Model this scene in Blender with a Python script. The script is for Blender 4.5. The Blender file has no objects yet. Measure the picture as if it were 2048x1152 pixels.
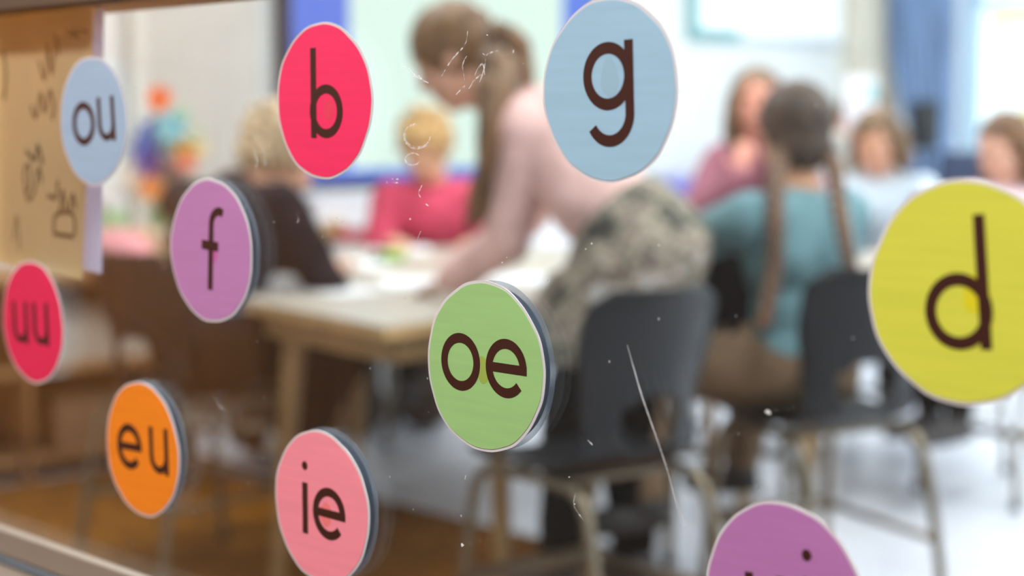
import bpy, bmesh, math, random
from mathutils import Vector, Matrix, noise
random.seed(7)
S = bpy.context.scene
COL = S.collection
PI = math.pi
V = Vector

# ------------------------------------------------------------------ camera
F_PX = 3450.0
PITCH = math.radians(5.385)
YAW = math.radians(46.418)
CAM_H = 1.2
cam_d = bpy.data.cameras.new('camera')
cam_d.sensor_width = 36.0
cam_d.lens = 36.0 * F_PX / 2048.0
cam_d.clip_start = 0.05
cam_d.clip_end = 200
cam_d.dof.use_dof = True
cam_d.dof.focus_distance = 1.40
cam_d.dof.aperture_fstop = 2.7
cam = bpy.data.objects.new('camera', cam_d)
COL.objects.link(cam)
cam.location = (0, 0, CAM_H)
cam.rotation_euler = (PI / 2 - PITCH, 0, 0)
S.camera = cam

# ------------------------------------------------------------------ view, world
S.view_settings.view_transform = 'Standard'
S.view_settings.look = 'None'
S.view_settings.gamma = 1
S.view_settings.use_curve_mapping = False
S.view_settings.exposure = 0.0
cy = S.cycles
cy.use_denoising = True
cy.max_bounces = 10
cy.diffuse_bounces = 4
cy.glossy_bounces = 5
cy.transparent_max_bounces = 32
cy.caustics_reflective = False
cy.caustics_refractive = False
cy.sample_clamp_indirect = 6
W = bpy.data.worlds.new('world'); S.world = W
W.use_nodes = True
wn = W.node_tree.nodes
wn['Background'].inputs[0].default_value = (0.80, 0.91, 1.0, 1)
wn['Background'].inputs[1].default_value = 2.6

# room frame: a along the glass (to the right, towards the viewer), b into the classroom
UX = V((math.cos(YAW), -math.sin(YAW), 0))
NX = V((math.sin(YAW), math.cos(YAW), 0))
TH = -YAW
def RM(a, b, z=0.0): return UX * a + NX * b + V((0, 0, z))
B_GLASS = 0.9437; A_O = -0.991; Z_O = 1.0711
RD = 0.07
A_W1 = -5.725; B_W2 = 8.29; A_W4 = 2.6; CEIL = 2.8; B_COR = -1.45
A_COR0 = -8.5
WALL_B0, WALL_B1 = 0.925, 1.03
WIN_A0, WIN_A1 = A_O - 16.5 * RD, A_O + 10.2 * RD
WIN_Z0, WIN_Z1 = Z_O - 4.85 * RD, Z_O + 3.66 * RD

def area(name, loc, sx, sy, power, color, rot=(0, 0, 0)):
    l = bpy.data.lights.new(name, 'AREA'); l.shape = 'RECTANGLE'; l.size = sx; l.size_y = sy
    l.energy = power; l.color = color
    o = bpy.data.objects.new(name, l); COL.objects.link(o); o.location = loc; o.rotation_euler = rot
    return o
# ceiling lamps: (a, b, power) in the classroom, then in the corridor
ROOM_LAMPS = [(-4.1, 2.9), (-4.1, 5.0), (-4.1, 7.0), (-1.7, 2.9), (-1.7, 5.0), (-1.7, 7.0), (0.9, 3.4), (0.9, 6.2)]
COR_LAMPS = [(-5.6, -0.25), (-3.2, -0.25), (-0.9, -0.25), (1.3, -0.25)]
ROOM_W, COR_W = 49, 46
for a, b in ROOM_LAMPS:
    area('ceiling_lamp_light', RM(a, b, CEIL - 0.075), 1.15, 0.28, ROOM_W, (0.97, 0.985, 1.0), (0, 0, TH + PI / 2))
for a, b in COR_LAMPS:
    area('corridor_lamp_light', RM(a, b, CEIL - 0.075), 1.15, 0.28, COR_W * (2.5 if a < -5 else 1), (1.0, 0.975, 0.95), (0, 0, TH))  # leftmost one boosted only to light the added oak row reflected in the glass
# daylight portals in the window openings of the far wall
WINS = [(A_W1 + 0.56, A_W1 + 2.5), (A_W1 + 2.75, A_W1 + 4.7), (A_W1 + 4.95, A_W1 + 6.9)]
for a0, a1 in WINS:
    p = area('daylight_portal', RM((a0 + a1) / 2, B_W2 + 0.16, 1.7), a1 - a0, 1.6, 1, (1, 1, 1), (PI / 2, 0, TH + PI))
    p.rotation_euler = (-PI / 2, 0, TH)
    p.data.cycles.is_portal = True

# ------------------------------------------------------------------ materials
def lin(c):
    r = []
    for v in c[:3]:
        v /= 255.0
        r.append(v / 12.92 if v <= 0.04045 else ((v + 0.055) / 1.055) ** 2.4)
    return (*r, 1)
MATS = {}
def mat(name, col, rough=0.6, metal=0.0, var=0.06, scale=8.0, bump=0.0, bscale=60.0, col2=None, stretch=(1, 1, 1), spec=None, sheen=0.0):
    if name in MATS: return MATS[name]
    m = bpy.data.materials.new(name); m.use_nodes = True
    nt = m.node_tree; n = nt.nodes; L = nt.links
    b = n['Principled BSDF']
    b.inputs['Roughness'].default_value = rough; b.inputs['Metallic'].default_value = metal
    if spec is not None: b.inputs['Specular IOR Level'].default_value = spec
    if sheen: b.inputs['Sheen Weight'].default_value = sheen
    tc = n.new('ShaderNodeTexCoord'); mp = n.new('ShaderNodeMapping'); mp.inputs['Scale'].default_value = stretch
    L.new(tc.outputs['Object'], mp.inputs[0])
    t = n.new('ShaderNodeTexNoise'); t.inputs['Scale'].default_value = scale; t.inputs['Detail'].default_value = 5
    L.new(mp.outputs[0], t.inputs['Vector'])
    mx = n.new('ShaderNodeMix'); mx.data_type = 'RGBA'
    c = lin(col); c2 = lin(col2) if col2 else tuple(x * (1 - var * 3) for x in c[:3]) + (1,)
    mx.inputs[6].default_value = c; mx.inputs[7].default_value = c2
    rp = n.new('ShaderNodeValToRGB'); rp.color_ramp.elements[0].position = 0.38; rp.color_ramp.elements[1].position = 0.68
    L.new(t.outputs['Fac'], rp.inputs[0]); L.new(rp.outputs[0], mx.inputs[0])
    L.new(mx.outputs[2], b.inputs['Base Color'])
    if bump:
        t2 = n.new('ShaderNodeTexNoise'); t2.inputs['Scale'].default_value = bscale; t2.inputs['Detail'].default_value = 4
        L.new(mp.outputs[0], t2.inputs['Vector'])
        bp = n.new('ShaderNodeBump'); bp.inputs['Strength'].default_value = bump; bp.inputs['Distance'].default_value = 0.01
        L.new(t2.outputs['Fac'], bp.inputs['Height']); L.new(bp.outputs[0], b.inputs['Normal'])
    MATS[name] = m
    return m
def emat(name, col, strength):
    if name in MATS: return MATS[name]
    m = bpy.data.materials.new(name); m.use_nodes = True
    b = m.node_tree.nodes['Principled BSDF']
    b.inputs['Base Color'].default_value = (.02, .02, .02, 1); b.inputs['Emission Color'].default_value = lin(col)
    b.inputs['Emission Strength'].default_value = strength; b.inputs['Roughness'].default_value = 0.3
    MATS[name] = m
    return m
def glassmat(name, haze=0.0, specks=False):
    m = bpy.data.materials.new(name); m.use_nodes = True
    nt = m.node_tree; n = nt.nodes; L = nt.links
    n.clear()
    out = n.new('ShaderNodeOutputMaterial')
    tr = n.new('ShaderNodeBsdfTransparent'); tr.inputs[0].default_value = (0.97, 0.985, 0.98, 1)
    gl = n.new('ShaderNodeBsdfGlossy'); gl.inputs['Roughness'].default_value = 0.0
    geo = n.new('ShaderNodeNewGeometry')
    dp = n.new('ShaderNodeVectorMath'); dp.operation = 'DOT_PRODUCT'
    L.new(geo.outputs['Incoming'], dp.inputs[0]); L.new(geo.outputs['Normal'], dp.inputs[1])
    ab = n.new('ShaderNodeMath'); ab.operation = 'ABSOLUTE'; L.new(dp.outputs['Value'], ab.inputs[0])
    om = n.new('ShaderNodeMath'); om.operation = 'SUBTRACT'; om.inputs[0].default_value = 1; L.new(ab.outputs[0], om.inputs[1])
    pw = n.new('ShaderNodeMath'); pw.operation = 'POWER'; pw.inputs[1].default_value = 5; L.new(om.outputs[0], pw.inputs[0])
    ma = n.new('ShaderNodeMath'); ma.operation = 'MULTIPLY_ADD'; ma.inputs[1].default_value = 0.96; ma.inputs[2].default_value = 0.04
    L.new(pw.outputs[0], ma.inputs[0])
    mx = n.new('ShaderNodeMixShader'); L.new(ma.outputs[0], mx.inputs[0]); L.new(tr.outputs[0], mx.inputs[1]); L.new(gl.outputs[0], mx.inputs[2])
    last = mx
    if haze or specks:
        df = n.new('ShaderNodeBsdfDiffuse'); df.inputs[0].default_value = (0.9, 0.9, 0.9, 1)
        tc = n.new('ShaderNodeTexCoord')
        t = n.new('ShaderNodeTexNoise'); t.inputs['Scale'].default_value = 3.5; t.inputs['Detail'].default_value = 8; t.inputs['Roughness'].default_value = 0.7
        L.new(tc.outputs['Object'], t.inputs['Vector'])
        rp = n.new('ShaderNodeMapRange'); rp.inputs[1].default_value = 0.35; rp.inputs[2].default_value = 0.75; rp.inputs[3].default_value = haze * 0.4; rp.inputs[4].default_value = haze * 2
        L.new(t.outputs['Fac'], rp.inputs[0])
        vo = n.new('ShaderNodeTexVoronoi'); vo.inputs['Scale'].default_value = 42; L.new(tc.outputs['Object'], vo.inputs['Vector'])
        # dust specks: a few cells carry a tiny dot
        sp = n.new('ShaderNodeMath'); sp.operation = 'LESS_THAN'; sp.inputs[1].default_value = 0.045; L.new(vo.outputs['Distance'], sp.inputs[0])
        sc = n.new('ShaderNodeSeparateColor'); L.new(vo.outputs['Color'], sc.inputs[0])
        gt = n.new('ShaderNodeMath'); gt.operation = 'GREATER_THAN'; gt.inputs[1].default_value = 0.6; L.new(sc.outputs[0], gt.inputs[0])
        mu = n.new('ShaderNodeMath'); mu.operation = 'MULTIPLY'; L.new(sp.outputs[0], mu.inputs[0]); L.new(gt.outputs[0], mu.inputs[1])
        m3 = n.new('ShaderNodeMath'); m3.operation = 'MULTIPLY_ADD'; m3.inputs[1].default_value = 0.35; L.new(mu.outputs[0], m3.inputs[0]); L.new(rp.outputs[0], m3.inputs[2])
        m2 = n.new('ShaderNodeMixShader'); L.new(m3.outputs[0], m2.inputs[0]); L.new(mx.outputs[0], m2.inputs[1]); L.new(df.outputs[0], m2.inputs[2])
        last = m2
    L.new(last.outputs[0], out.inputs[0])
    return m
def smearmat(name, alpha, nscale=260):
    if name in MATS: return MATS[name]
    m = bpy.data.materials.new(name); m.use_nodes = True
    nt = m.node_tree; n = nt.nodes; L = nt.links; n.clear()
    out = n.new('ShaderNodeOutputMaterial'); tr = n.new('ShaderNodeBsdfTransparent'); df = n.new('ShaderNodeBsdfDiffuse'); df.inputs[0].default_value = (0.95, 0.95, 0.97, 1)
    tc = n.new('ShaderNodeTexCoord'); t = n.new('ShaderNodeTexNoise'); t.inputs['Scale'].default_value = nscale; L.new(tc.outputs['Object'], t.inputs['Vector'])
    rp = n.new('ShaderNodeMapRange'); rp.inputs[1].default_value = 0.4; rp.inputs[2].default_value = 0.62; rp.inputs[3].default_value = alpha * .6 if nscale == 60 else 0.03; rp.inputs[4].default_value = alpha
    L.new(t.outputs['Fac'], rp.inputs[0])
    mx = n.new('ShaderNodeMixShader'); L.new(rp.outputs[0], mx.inputs[0]); L.new(tr.outputs[0], mx.inputs[1]); L.new(df.outputs[0], mx.inputs[2]); L.new(mx.outputs[0], out.inputs[0])
    MATS[name] = m
    return m

# ------------------------------------------------------------------ mesh helpers
def link(name, me, m, parent=None, loc=(0, 0, 0), rotz=0.0):
    o = bpy.data.objects.new(name, me); COL.objects.link(o)
    if m is not None:
        for q in (m if isinstance(m, (list, tuple)) else [m]): me.materials.append(q)
    o.location = loc; o.rotation_euler = (0, 0, rotz)
    if parent is not None: o.parent = parent
    return o
def obj(name, bm, m, parent=None, loc=(0, 0, 0), rotz=0.0, smooth=False, kind=None):
    me = bpy.data.meshes.new(name)
    bmesh.ops.recalc_face_normals(bm, faces=bm.faces[:])
    bm.to_mesh(me); bm.free()
    if smooth:
        for p in me.polygons: p.use_smooth = True
    o = link(name, me, m, parent, loc, rotz)
    if kind: o['kind'] = kind
    return o
def tag(o, label, cat, group=None):
    o['label'] = label; o['category'] = cat
    if group: o['group'] = group
    return o
def thing(name, label, cat, loc=(0, 0, 0), rotz=0.0, group=None):
    o = bpy.data.objects.new(name, None); COL.objects.link(o); o.location = loc; o.rotation_euler = (0, 0, rotz)
    o.empty_display_size = 0.1
    return tag(o, label, cat, group)
def box(bm, x0, x1, y0, y1, z0, z1, bev=0.0, M=None):
    b2 = bmesh.new()
    bmesh.ops.create_cube(b2, size=1)
    for v in b2.verts: v.co = V((x0 + (v.co.x + .5) * (x1 - x0), y0 + (v.co.y + .5) * (y1 - y0), z0 + (v.co.z + .5) * (z1 - z0)))
    if bev: bmesh.ops.bevel(b2, geom=b2.edges[:], offset=bev, segments=2, affect='EDGES', profile=0.6)
    if M is not None: b2.transform(M)
    merge(bm, b2)
    return bm
def merge(bm, b2):
    me = bpy.data.meshes.new('tmp'); b2.to_mesh(me); b2.free(); bm.from_mesh(me); bpy.data.meshes.remove(me)
def bx(x0, x1, y0, y1, z0, z1, bev=0.0): return box(bmesh.new(), x0, x1, y0, y1, z0, z1, bev)
def ell(bm, c, r, M=None, sub=3):
    b2 = bmesh.new(); bmesh.ops.create_icosphere(b2, subdivisions=sub, radius=1)
    T = Matrix.Translation(V(c)) @ (M.to_4x4() if M is not None else Matrix.Identity(4)) @ Matrix.Diagonal((r[0], r[1], r[2], 1) if hasattr(r, '__len__') else (r, r, r, 1))
    b2.transform(T); merge(bm, b2); return bm
def cone(bm, p0, p1, r0, r1, seg=14, caps=True):
    p0, p1 = V(p0), V(p1); d = p1 - p0
    if d.length < 1e-6: return bm
    b2 = bmesh.new(); bmesh.ops.create_cone(b2, cap_ends=caps, segments=seg, radius1=r0, radius2=r1, depth=d.length)
    b2.transform(Matrix.Translation((p0 + p1) / 2) @ V((0, 0, 1)).rotation_difference(d).to_matrix().to_4x4())
    merge(bm, b2); return bm
def chain(bm, pts, rad, sub=2):
    for i, p in enumerate(pts):
        ell(bm, p, rad[i], sub=sub)
        if i: cone(bm, pts[i - 1], p, rad[i - 1], rad[i])
    return bm
def smoothpath(pts, n=6):
    pts = [V(p) for p in pts]; out = []
    for i in range(len(pts) - 1):
        p0 = pts[max(i - 1, 0)]; p1 = pts[i]; p2 = pts[i + 1]; p3 = pts[min(i + 2, len(pts) - 1)]
        for k in range(n):
            t = k / n
            out.append(0.5 * ((2 * p1) + (-p0 + p2) * t + (2 * p0 - 5 * p1 + 4 * p2 - p3) * t * t + (-p0 + 3 * p1 - 3 * p2 + p3) * t ** 3))
    out.append(pts[-1]); return out
def tube(bm, pts, r, seg=12):
    rr = r if hasattr(r, '__len__') else [r] * len(pts)
    rings = []; ref = None
    for i, p in enumerate(pts):
        d = (V(pts[min(i + 1, len(pts) - 1)]) - V(pts[max(i - 1, 0)])).normalized()
        if ref is None: ref = d.orthogonal().normalized()
        ref = (ref - d * ref.dot(d)).normalized(); q = d.cross(ref)
        rings.append([bm.verts.new(V(p) + (ref * math.cos(2 * PI * k / seg) + q * math.sin(2 * PI * k / seg)) * rr[i]) for k in range(seg)])
    for a, b in zip(rings, rings[1:]):
        for k in range(seg): bm.faces.new((a[k], a[(k + 1) % seg], b[(k + 1) % seg], b[k]))
    bm.faces.new(rings[0][::-1]); bm.faces.new(rings[-1]); return bm
def prism(bm, poly, z0, z1):
    lo = [bm.verts.new((x, y, z0)) for x, y in poly]; hi = [bm.verts.new((x, y, z1)) for x, y in poly]
    n = len(poly)
    bm.faces.new(lo[::-1]); bm.faces.new(hi)
    for i in range(n): bm.faces.new((lo[i], lo[(i + 1) % n], hi[(i + 1) % n], hi[i]))
    return bm
def lathe(bm, prof, seg=28, c=(0, 0, 0)):
    rings = []
    for r, z in prof:
        rings.append([bm.verts.new((c[0] + r * math.cos(2 * PI * k / seg), c[1] + r * math.sin(2 * PI * k / seg), c[2] + z)) for k in range(seg)])
    for a, b in zip(rings, rings[1:]):
        for k in range(seg): bm.faces.new((a[k], a[(k + 1) % seg], b[(k + 1) % seg], b[k]))
    bm.faces.new(rings[0][::-1]); bm.faces.new(rings[-1]); return bm
def blob(bm, voxel, it=3, fac=0.5, amp=0.0, nsc=20.0, stretch=(1, 1, 1)):
    """one continuous skin over overlapping solids"""
    me = bpy.data.meshes.new('blob'); bm.to_mesh(me); bm.free()
    o = bpy.data.objects.new('blob', me); COL.objects.link(o)
    md = o.modifiers.new('r', 'REMESH'); md.mode = 'VOXEL'; md.voxel_size = voxel
    sm = o.modifiers.new('s', 'SMOOTH'); sm.iterations = it; sm.factor = fac
    dg = bpy.context.evaluated_depsgraph_get()
    m2 = bpy.data.meshes.new_from_object(o.evaluated_get(dg))
    bpy.data.objects.remove(o); bpy.data.meshes.remove(me)
    if amp:
        nn = [v.normal.copy() for v in m2.vertices]
        for v, q in zip(m2.vertices, nn):
            c = v.co; v.co = c + q * amp * noise.noise(V((c.x * stretch[0], c.y * stretch[1], c.z * stretch[2])) * nsc)
    for p in m2.polygons: p.use_smooth = True
    return m2
def place(name, me, m, base, parent=None):
    """mesh in world coordinates -> object whose origin is base (or child of a thing at base)"""
    me.transform(Matrix.Translation(-V(base)))
    return link(name, me, m, parent, (0, 0, 0) if parent is not None else base)
def copy_tree(o, loc, rotz, label, group=None):
    r = o.copy(); COL.objects.link(r); r.location = loc; r.rotation_euler = (0, 0, rotz); r['label'] = label
    if group: r['group'] = group
    for ch in [c for c in o.children]:
        c = ch.copy(); COL.objects.link(c); c.parent = r
        for g in [x for x in ch.children]:
            d = g.copy(); COL.objects.link(d); d.parent = c
    return r
def at(px, py, Y):
    """world point seen at a pixel of the photograph, Y metres in front of the lens"""
    x = (px - 1024) / F_PX; z = (576 - py) / F_PX
    d = V((x, math.cos(PITCH) + z * math.sin(PITCH), -math.sin(PITCH) + z * math.cos(PITCH)))
    return V((0, 0, CAM_H)) + d * (Y / d.y)

# ------------------------------------------------------------------ setting
m_wall = mat('wall_paint', (216, 219, 219), 0.8, var=0.015, bump=0.05, bscale=200)
m_walll = mat('wall_paint_cool', (244, 247, 250), 0.7, var=0.01)
m_floor = mat('linoleum', (228, 230, 240), 0.28, var=0.05, scale=3, spec=0.5)
m_ceil = mat('ceiling_tile', (240, 240, 238), 0.9, var=0.01)
m_corwall = mat('corridor_panelling', (50, 42, 34), 0.6, var=0.15, scale=3, stretch=(6, 6, .6))
m_corfloor = mat('corridor_floor', (92, 60, 30), 0.5, var=0.12, scale=4)
m_frame = mat('frame_paint', (150, 136, 122), 0.5, var=0.02)
m_darkwood = mat('dark_oak', (92, 66, 40), 0.55, var=0.15, scale=5, stretch=(1, 8, 8))
m_gask = mat('gasket', (120, 135, 150), 0.5)
m_groove = mat('groove', (40, 34, 32), 0.8)
m_winfr = mat('window_frame_blue', (170, 200, 222), 0.5, var=0.01)

obj('floor', bx(A_W1 - .1, A_W4 + .1, WALL_B0, B_W2 + .2, -0.1, 0.0), m_floor, rotz=TH, kind='structure')
obj('floor_corridor', bx(A_COR0, A_W4 + .1, B_COR - .1, WALL_B0, -0.1, 0.0), m_corfloor, rotz=TH, kind='structure')
obj('ceiling', bx(A_COR0, A_W4 + .1, B_COR - .1, B_W2 + .2, CEIL, CEIL + .1), m_ceil, rotz=TH, kind='structure')
obj('wall_left', bx(A_W1 - .12, A_W1, WALL_B1, B_W2 + .2, 0, CEIL), m_wall, rotz=TH, kind='structure')
obj('wall_right', bx(A_W4, A_W4 + .12, B_COR, B_W2 + .2, 0, CEIL), m_wall, rotz=TH, kind='structure')
obj('wall_corridor', bx(A_COR0, A_W4, B_COR - .12, B_COR, 0, CEIL), m_corwall, rotz=TH, kind='structure')
t = thing('reflector_wardrobe', 'tall oak-coloured cupboard row added behind the viewer to reflect brown in the glass', 'reflector_wardrobe', RM(-6.3, B_COR, 0), TH)  # added out of view so the glass picks up a brown reflection
m_reflector = mat('reflector_oak', (172, 108, 44), .5, var=.1, scale=4, stretch=(6, 6, .6))
obj('body', bx(-2.1, 2.1, .0, .36, 0, 2.2, .004), m_reflector, t)
for i in range(6):
    dd = obj('door', bx(-2.08 + i * .695, -2.08 + i * .695 + .685, .36, .38, .08, 2.17, .004), m_reflector, t)
    obj('handle', bx(-2.0 + i * .695, -1.985 + i * .695, .38, .40, 1.0, 1.15, .003), m_groove, dd)
obj('wall_corridor_end', bx(A_COR0 - .12, A_COR0, B_COR, WALL_B1, 0, CEIL), m_corwall, rotz=TH, kind='structure')
# partition with the inner window
bm = bmesh.new()
box(bm, A_COR0, WIN_A0, WALL_B0, WALL_B1, 0, CEIL)
box(bm, WIN_A1, A_W4, WALL_B0, WALL_B1, 0, CEIL)
box(bm, WIN_A0, WIN_A1, WALL_B0, WALL_B1, 0, WIN_Z0 - .11)
box(bm, WIN_A0, WIN_A1, WALL_B0, WALL_B1, WIN_Z1 + .1, CEIL)
obj('wall_partition', bm, m_wall, rotz=TH, kind='structure')
# far wall with windows
bm = bmesh.new(); prev = A_W1
for a0, a1 in WINS:
    box(bm, prev, a0, B_W2, B_W2 + .2, 0, CEIL); prev = a1
    box(bm, a0, a1, B_W2, B_W2 + .2, 0, .88); box(bm, a0, a1, B_W2, B_W2 + .2, 2.52, CEIL)
box(bm, prev, A_W4, B_W2, B_W2 + .2, 0, CEIL)
obj('wall_back', bm, m_walll, rotz=TH, kind='structure')
m_pane2 = glassmat('window_pane_clear')
for i, (a0, a1) in enumerate(WINS):
    bm = bmesh.new(); w = .055
    box(bm, a0, a0 + w, B_W2 + .02, B_W2 + .09, .88, 2.52, .004); box(bm, a1 - w, a1, B_W2 + .02, B_W2 + .09, .88, 2.52, .004)
    box(bm, a0 + w, a1 - w, B_W2 + .02, B_W2 + .09, .88, .88 + w, .004); box(bm, a0 + w, a1 - w, B_W2 + .02, B_W2 + .09, 2.52 - w, 2.52, .004)
    am = (a0 + a1) / 2
    box(bm, am - .03, am + .03, B_W2 + .02, B_W2 + .09, .935, 2.465, .004)
    box(bm, a0 + w, a1 - w, B_W2 + .03, B_W2 + .08, 1.84, 1.89, .004)
    f = obj('window_%d' % (i + 2), bm, m_winfr, rotz=TH, kind='structure')
    obj('pane', bx(a0 + w, a1 - w, B_W2 + .052, B_W2 + .056, .93, 2.47), m_pane2, f)
    obj('window_sill', bx(a0 - .03, a1 + .03, B_W2 - .12, B_W2 + .03, .85, .88, .005), m_walll, f)
# column in the far corner
obj('trim_1', bx(A_W1, A_W1 + .16, 7.98, B_W2, 0, CEIL, .004), mat('column_beige', (214, 208, 192), .8, var=.02), rotz=TH, kind='structure')
obj('baseboard_left', bx(A_W1, A_W1 + .015, WALL_B1, 7.98, 0, .1, .003), mat('skirting', (150, 152, 156), .6), rotz=TH, kind='structure')
obj('baseboard_back', bx(A_W1 + .16, A_W4, B_W2 - .015, B_W2, 0, .1, .003), MATS['skirting'], rotz=TH, kind='structure')
# grey door in the left wall, beside the screen
DB0, DB1 = 3.50, 4.03
dr = obj('door_1', bx(A_W1 + .002, A_W1 + .045, DB0, DB1, .02, 2.75, .004), mat('door_grey', (176, 175, 170), .5, var=.02), rotz=TH, kind='structure')
obj('door_frame', bx(A_W1 + .002, A_W1 + .06, DB0 - .06, DB0, 0, 2.79, .004), mat('door_frame_grey', (196, 195, 188), .5, var=.02), dr)
bm = bmesh.new(); tube(bm, [(A_W1 + .045, DB0 + .06, 1.05), (A_W1 + .10, DB0 + .06, 1.05), (A_W1 + .10, DB0 + .17, 1.05)], .009)
obj('door_handle', bm, mat('steel', (170, 170, 172), .3, 1.0, var=.02), dr)

# inner window: frame, sill, double glazing
bm = bmesh.new()
FZ = WIN_Z0 - .044
box(bm, WIN_A0 - .0, WIN_A1, WALL_B0 - .02, B_GLASS - .002, WIN_Z0 - .11, FZ, .003)
w1 = obj('window_1', bm, m_frame, rotz=TH, kind='structure')
obj('glazing_bead', bx(WIN_A0, WIN_A1, B_GLASS - .014, B_GLASS - .001, WIN_Z0 - .030, WIN_Z0, .002), m_frame, w1)
obj('gasket', bx(WIN_A0, WIN_A1, B_GLASS - .012, B_GLASS - .001, WIN_Z0 - .040, WIN_Z0 - .030, .001), m_gask, w1)
obj('shadow_gap', bx(WIN_A0, WIN_A1, B_GLASS - .008, B_GLASS - .001, WIN_Z0 - .044, WIN_Z0 - .040), m_groove, w1)
bm = bmesh.new()
box(bm, WIN_A0, WIN_A1, B_GLASS - .006, WALL_B1 + .01, WIN_Z1, WIN_Z1 + .1, .003)
obj('transom', bm, m_darkwood, w1)
for a0, a1 in ((WIN_A0, WIN_A0 + .03), (WIN_A1 - .03, WIN_A1)):
    obj('jamb', bx(a0, a1, WALL_B0 - .01, WALL_B1 + .01, WIN_Z0, WIN_Z1, .003), m_darkwood, w1)
obj('inner_sill', bx(WIN_A0, WIN_A1, B_GLASS + .03, WALL_B1 + .005, WIN_Z0 - .11, WIN_Z0 - .07, .003), m_frame, w1)
obj('pane', bx(WIN_A0 + .03, WIN_A1 - .03, B_GLASS, B_GLASS + .004, WIN_Z0 - .02, WIN_Z1), glassmat('pane_dusty', haze=0.004, specks=True), w1)
obj('pane', bx(WIN_A0 + .03, WIN_A1 - .03, B_GLASS + .010, B_GLASS + .014, WIN_Z0 - .02, WIN_Z1), glassmat('pane_clear'), w1)

def ribbon(bm, pts, widths, y0, y1, close=False):
    """flat stroke in the glass plane: pts are (a, z); extruded from y0 to y1 along b"""
    n = len(pts); L = []; Rr = []
    for i in range(n):
        if close: p0, p1 = pts[(i - 1) % n], pts[(i + 1) % n]
        else: p0, p1 = pts[max(i - 1, 0)], pts[min(i + 1, n - 1)]
        dx, dz = p1[0] - p0[0], p1[1] - p0[1]; l = math.hypot(dx, dz) or 1
        nx, nz = -dz / l, dx / l; w = widths[i] / 2 if hasattr(widths, '__len__') else widths / 2
        L.append((pts[i][0] + nx * w, pts[i][1] + nz * w)); Rr.append((pts[i][0] - nx * w, pts[i][1] - nz * w))
    def vs(q, y): return [bm.verts.new((p[0], y, p[1])) for p in q]
    a, b, c, d = vs(L, y0), vs(Rr, y0), vs(L, y1), vs(Rr, y1)
    m = n if close else n - 1
    for i in range(m):
        j = (i + 1) % n
        bm.faces.new((a[i], a[j], b[j], b[i])); bm.faces.new((c[i], d[i], d[j], c[j]))
        bm.faces.new((a[i], c[i], c[j], a[j])); bm.faces.new((b[i], b[j], d[j], d[i]))
    if not close:
        bm.faces.new((a[0], b[0], d[0], c[0])); bm.faces.new((a[-1], c[-1], d[-1], b[-1]))
    return bm
def arc(cx, cz, r, t0, t1, n=40, rz=None):
    rz = rz or r
    return [(cx + r * math.cos(math.radians(t0 + (t1 - t0) * i / n)), cz + rz * math.sin(math.radians(t0 + (t1 - t0) * i / n))) for i in range(n + 1)]

# ---- letter discs.  plane coordinates in disc radii
SW = .112; XR = .34 - SW / 2     # stroke and bowl radius (centre line)
def g_o(x): return [(arc(x, 0, XR, 0, 360, 56)[:-1], SW, True)]
def g_e(x):
    return [(arc(x, 0, XR, 0, 318, 56), SW, False), ([(x - XR, 0), (x + .34, 0)], SW * .95, False)]
def g_u(x):
    r = .20
    return [([(x - r, .345)] + [(x - r, .0), ] + arc(x, -.335 + SW / 2 + r, r, 180, 360, 30), SW * .9, False),
            ([(x + r, .345), (x + r, -.34)], SW * .9, False)]
def g_i(x): return [([(x, .275), (x, -.40)], SW, False), (arc(x, .50, .028, 0, 360, 24)[:-1], .06, True)]
def shift(gl, dx, dz): return [([(p[0] + dx, p[1] + dz) for p in pts], w, c) for pts, w, c in gl]
def L_b(): return [('letter_b', [([(-.195, .68), (-.195, -.47)], SW, False), (arc(.068, -.13, XR, 0, 360, 56)[:-1], SW, True)])]
def L_d(): return [('letter_d', [([(.195, .68), (.195, -.50)], SW, False), (arc(-.06, -.16, XR, 0, 360, 56)[:-1], SW, True)])]
def L_g():
    r = .355 - SW / 2
    tail = arc(.02, -.245, r, 0, -148, 36)
    return [('letter_g', [(arc(.0, .155, r + .005, 0, 360, 56)[:-1], .125, True), ([(.31, .53), (.318, -.245)] + tail[1:], .125, False)])]
def L_f():
    hook = arc(.225, .37, .20, 90, 180, 20)
    return [('letter_f', [([(.30, .545)] + hook + [(.02, -.54)], SW, False), ([(-.2, .075), (.2, .075)], .13, False)])]
LET = {'b': L_b, 'd': L_d, 'g': L_g, 'f': L_f,
       'oe': lambda: [('letter_o', shift(g_o(-.40), 0, .02)), ('letter_e', shift(g_e(.38), 0, .02))],
       'ie': lambda: [('letter_i', g_i(-.325)), ('letter_e', shift(g_e(.185), 0, -.06))],
       'eu': lambda: [('letter_e', shift(g_e(-.34), 0, .01)), ('letter_u', shift(g_u(.47), 0, .02))],
       'ou': lambda: [('letter_o', shift(g_o(-.275), 0, -.02)), ('letter_u', shift(g_u(.41), 0, .0))],
       'uu': lambda: [('letter_u', shift(g_u(-.40), 0, -.02)), ('letter_u', shift(g_u(.28), 0, -.02))],
       'ui': lambda: [('letter_u', shift(g_u(-.22), 0, -.1)), ('letter_i', shift(g_i(.32), 0, 0.0))]}
m_ink = mat('letter_ink', (66, 34, 26), .45, var=.03, spec=.3)
m_lam = mat('laminate_rim', (222, 216, 220), .3, var=.03, spec=.5)
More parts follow.
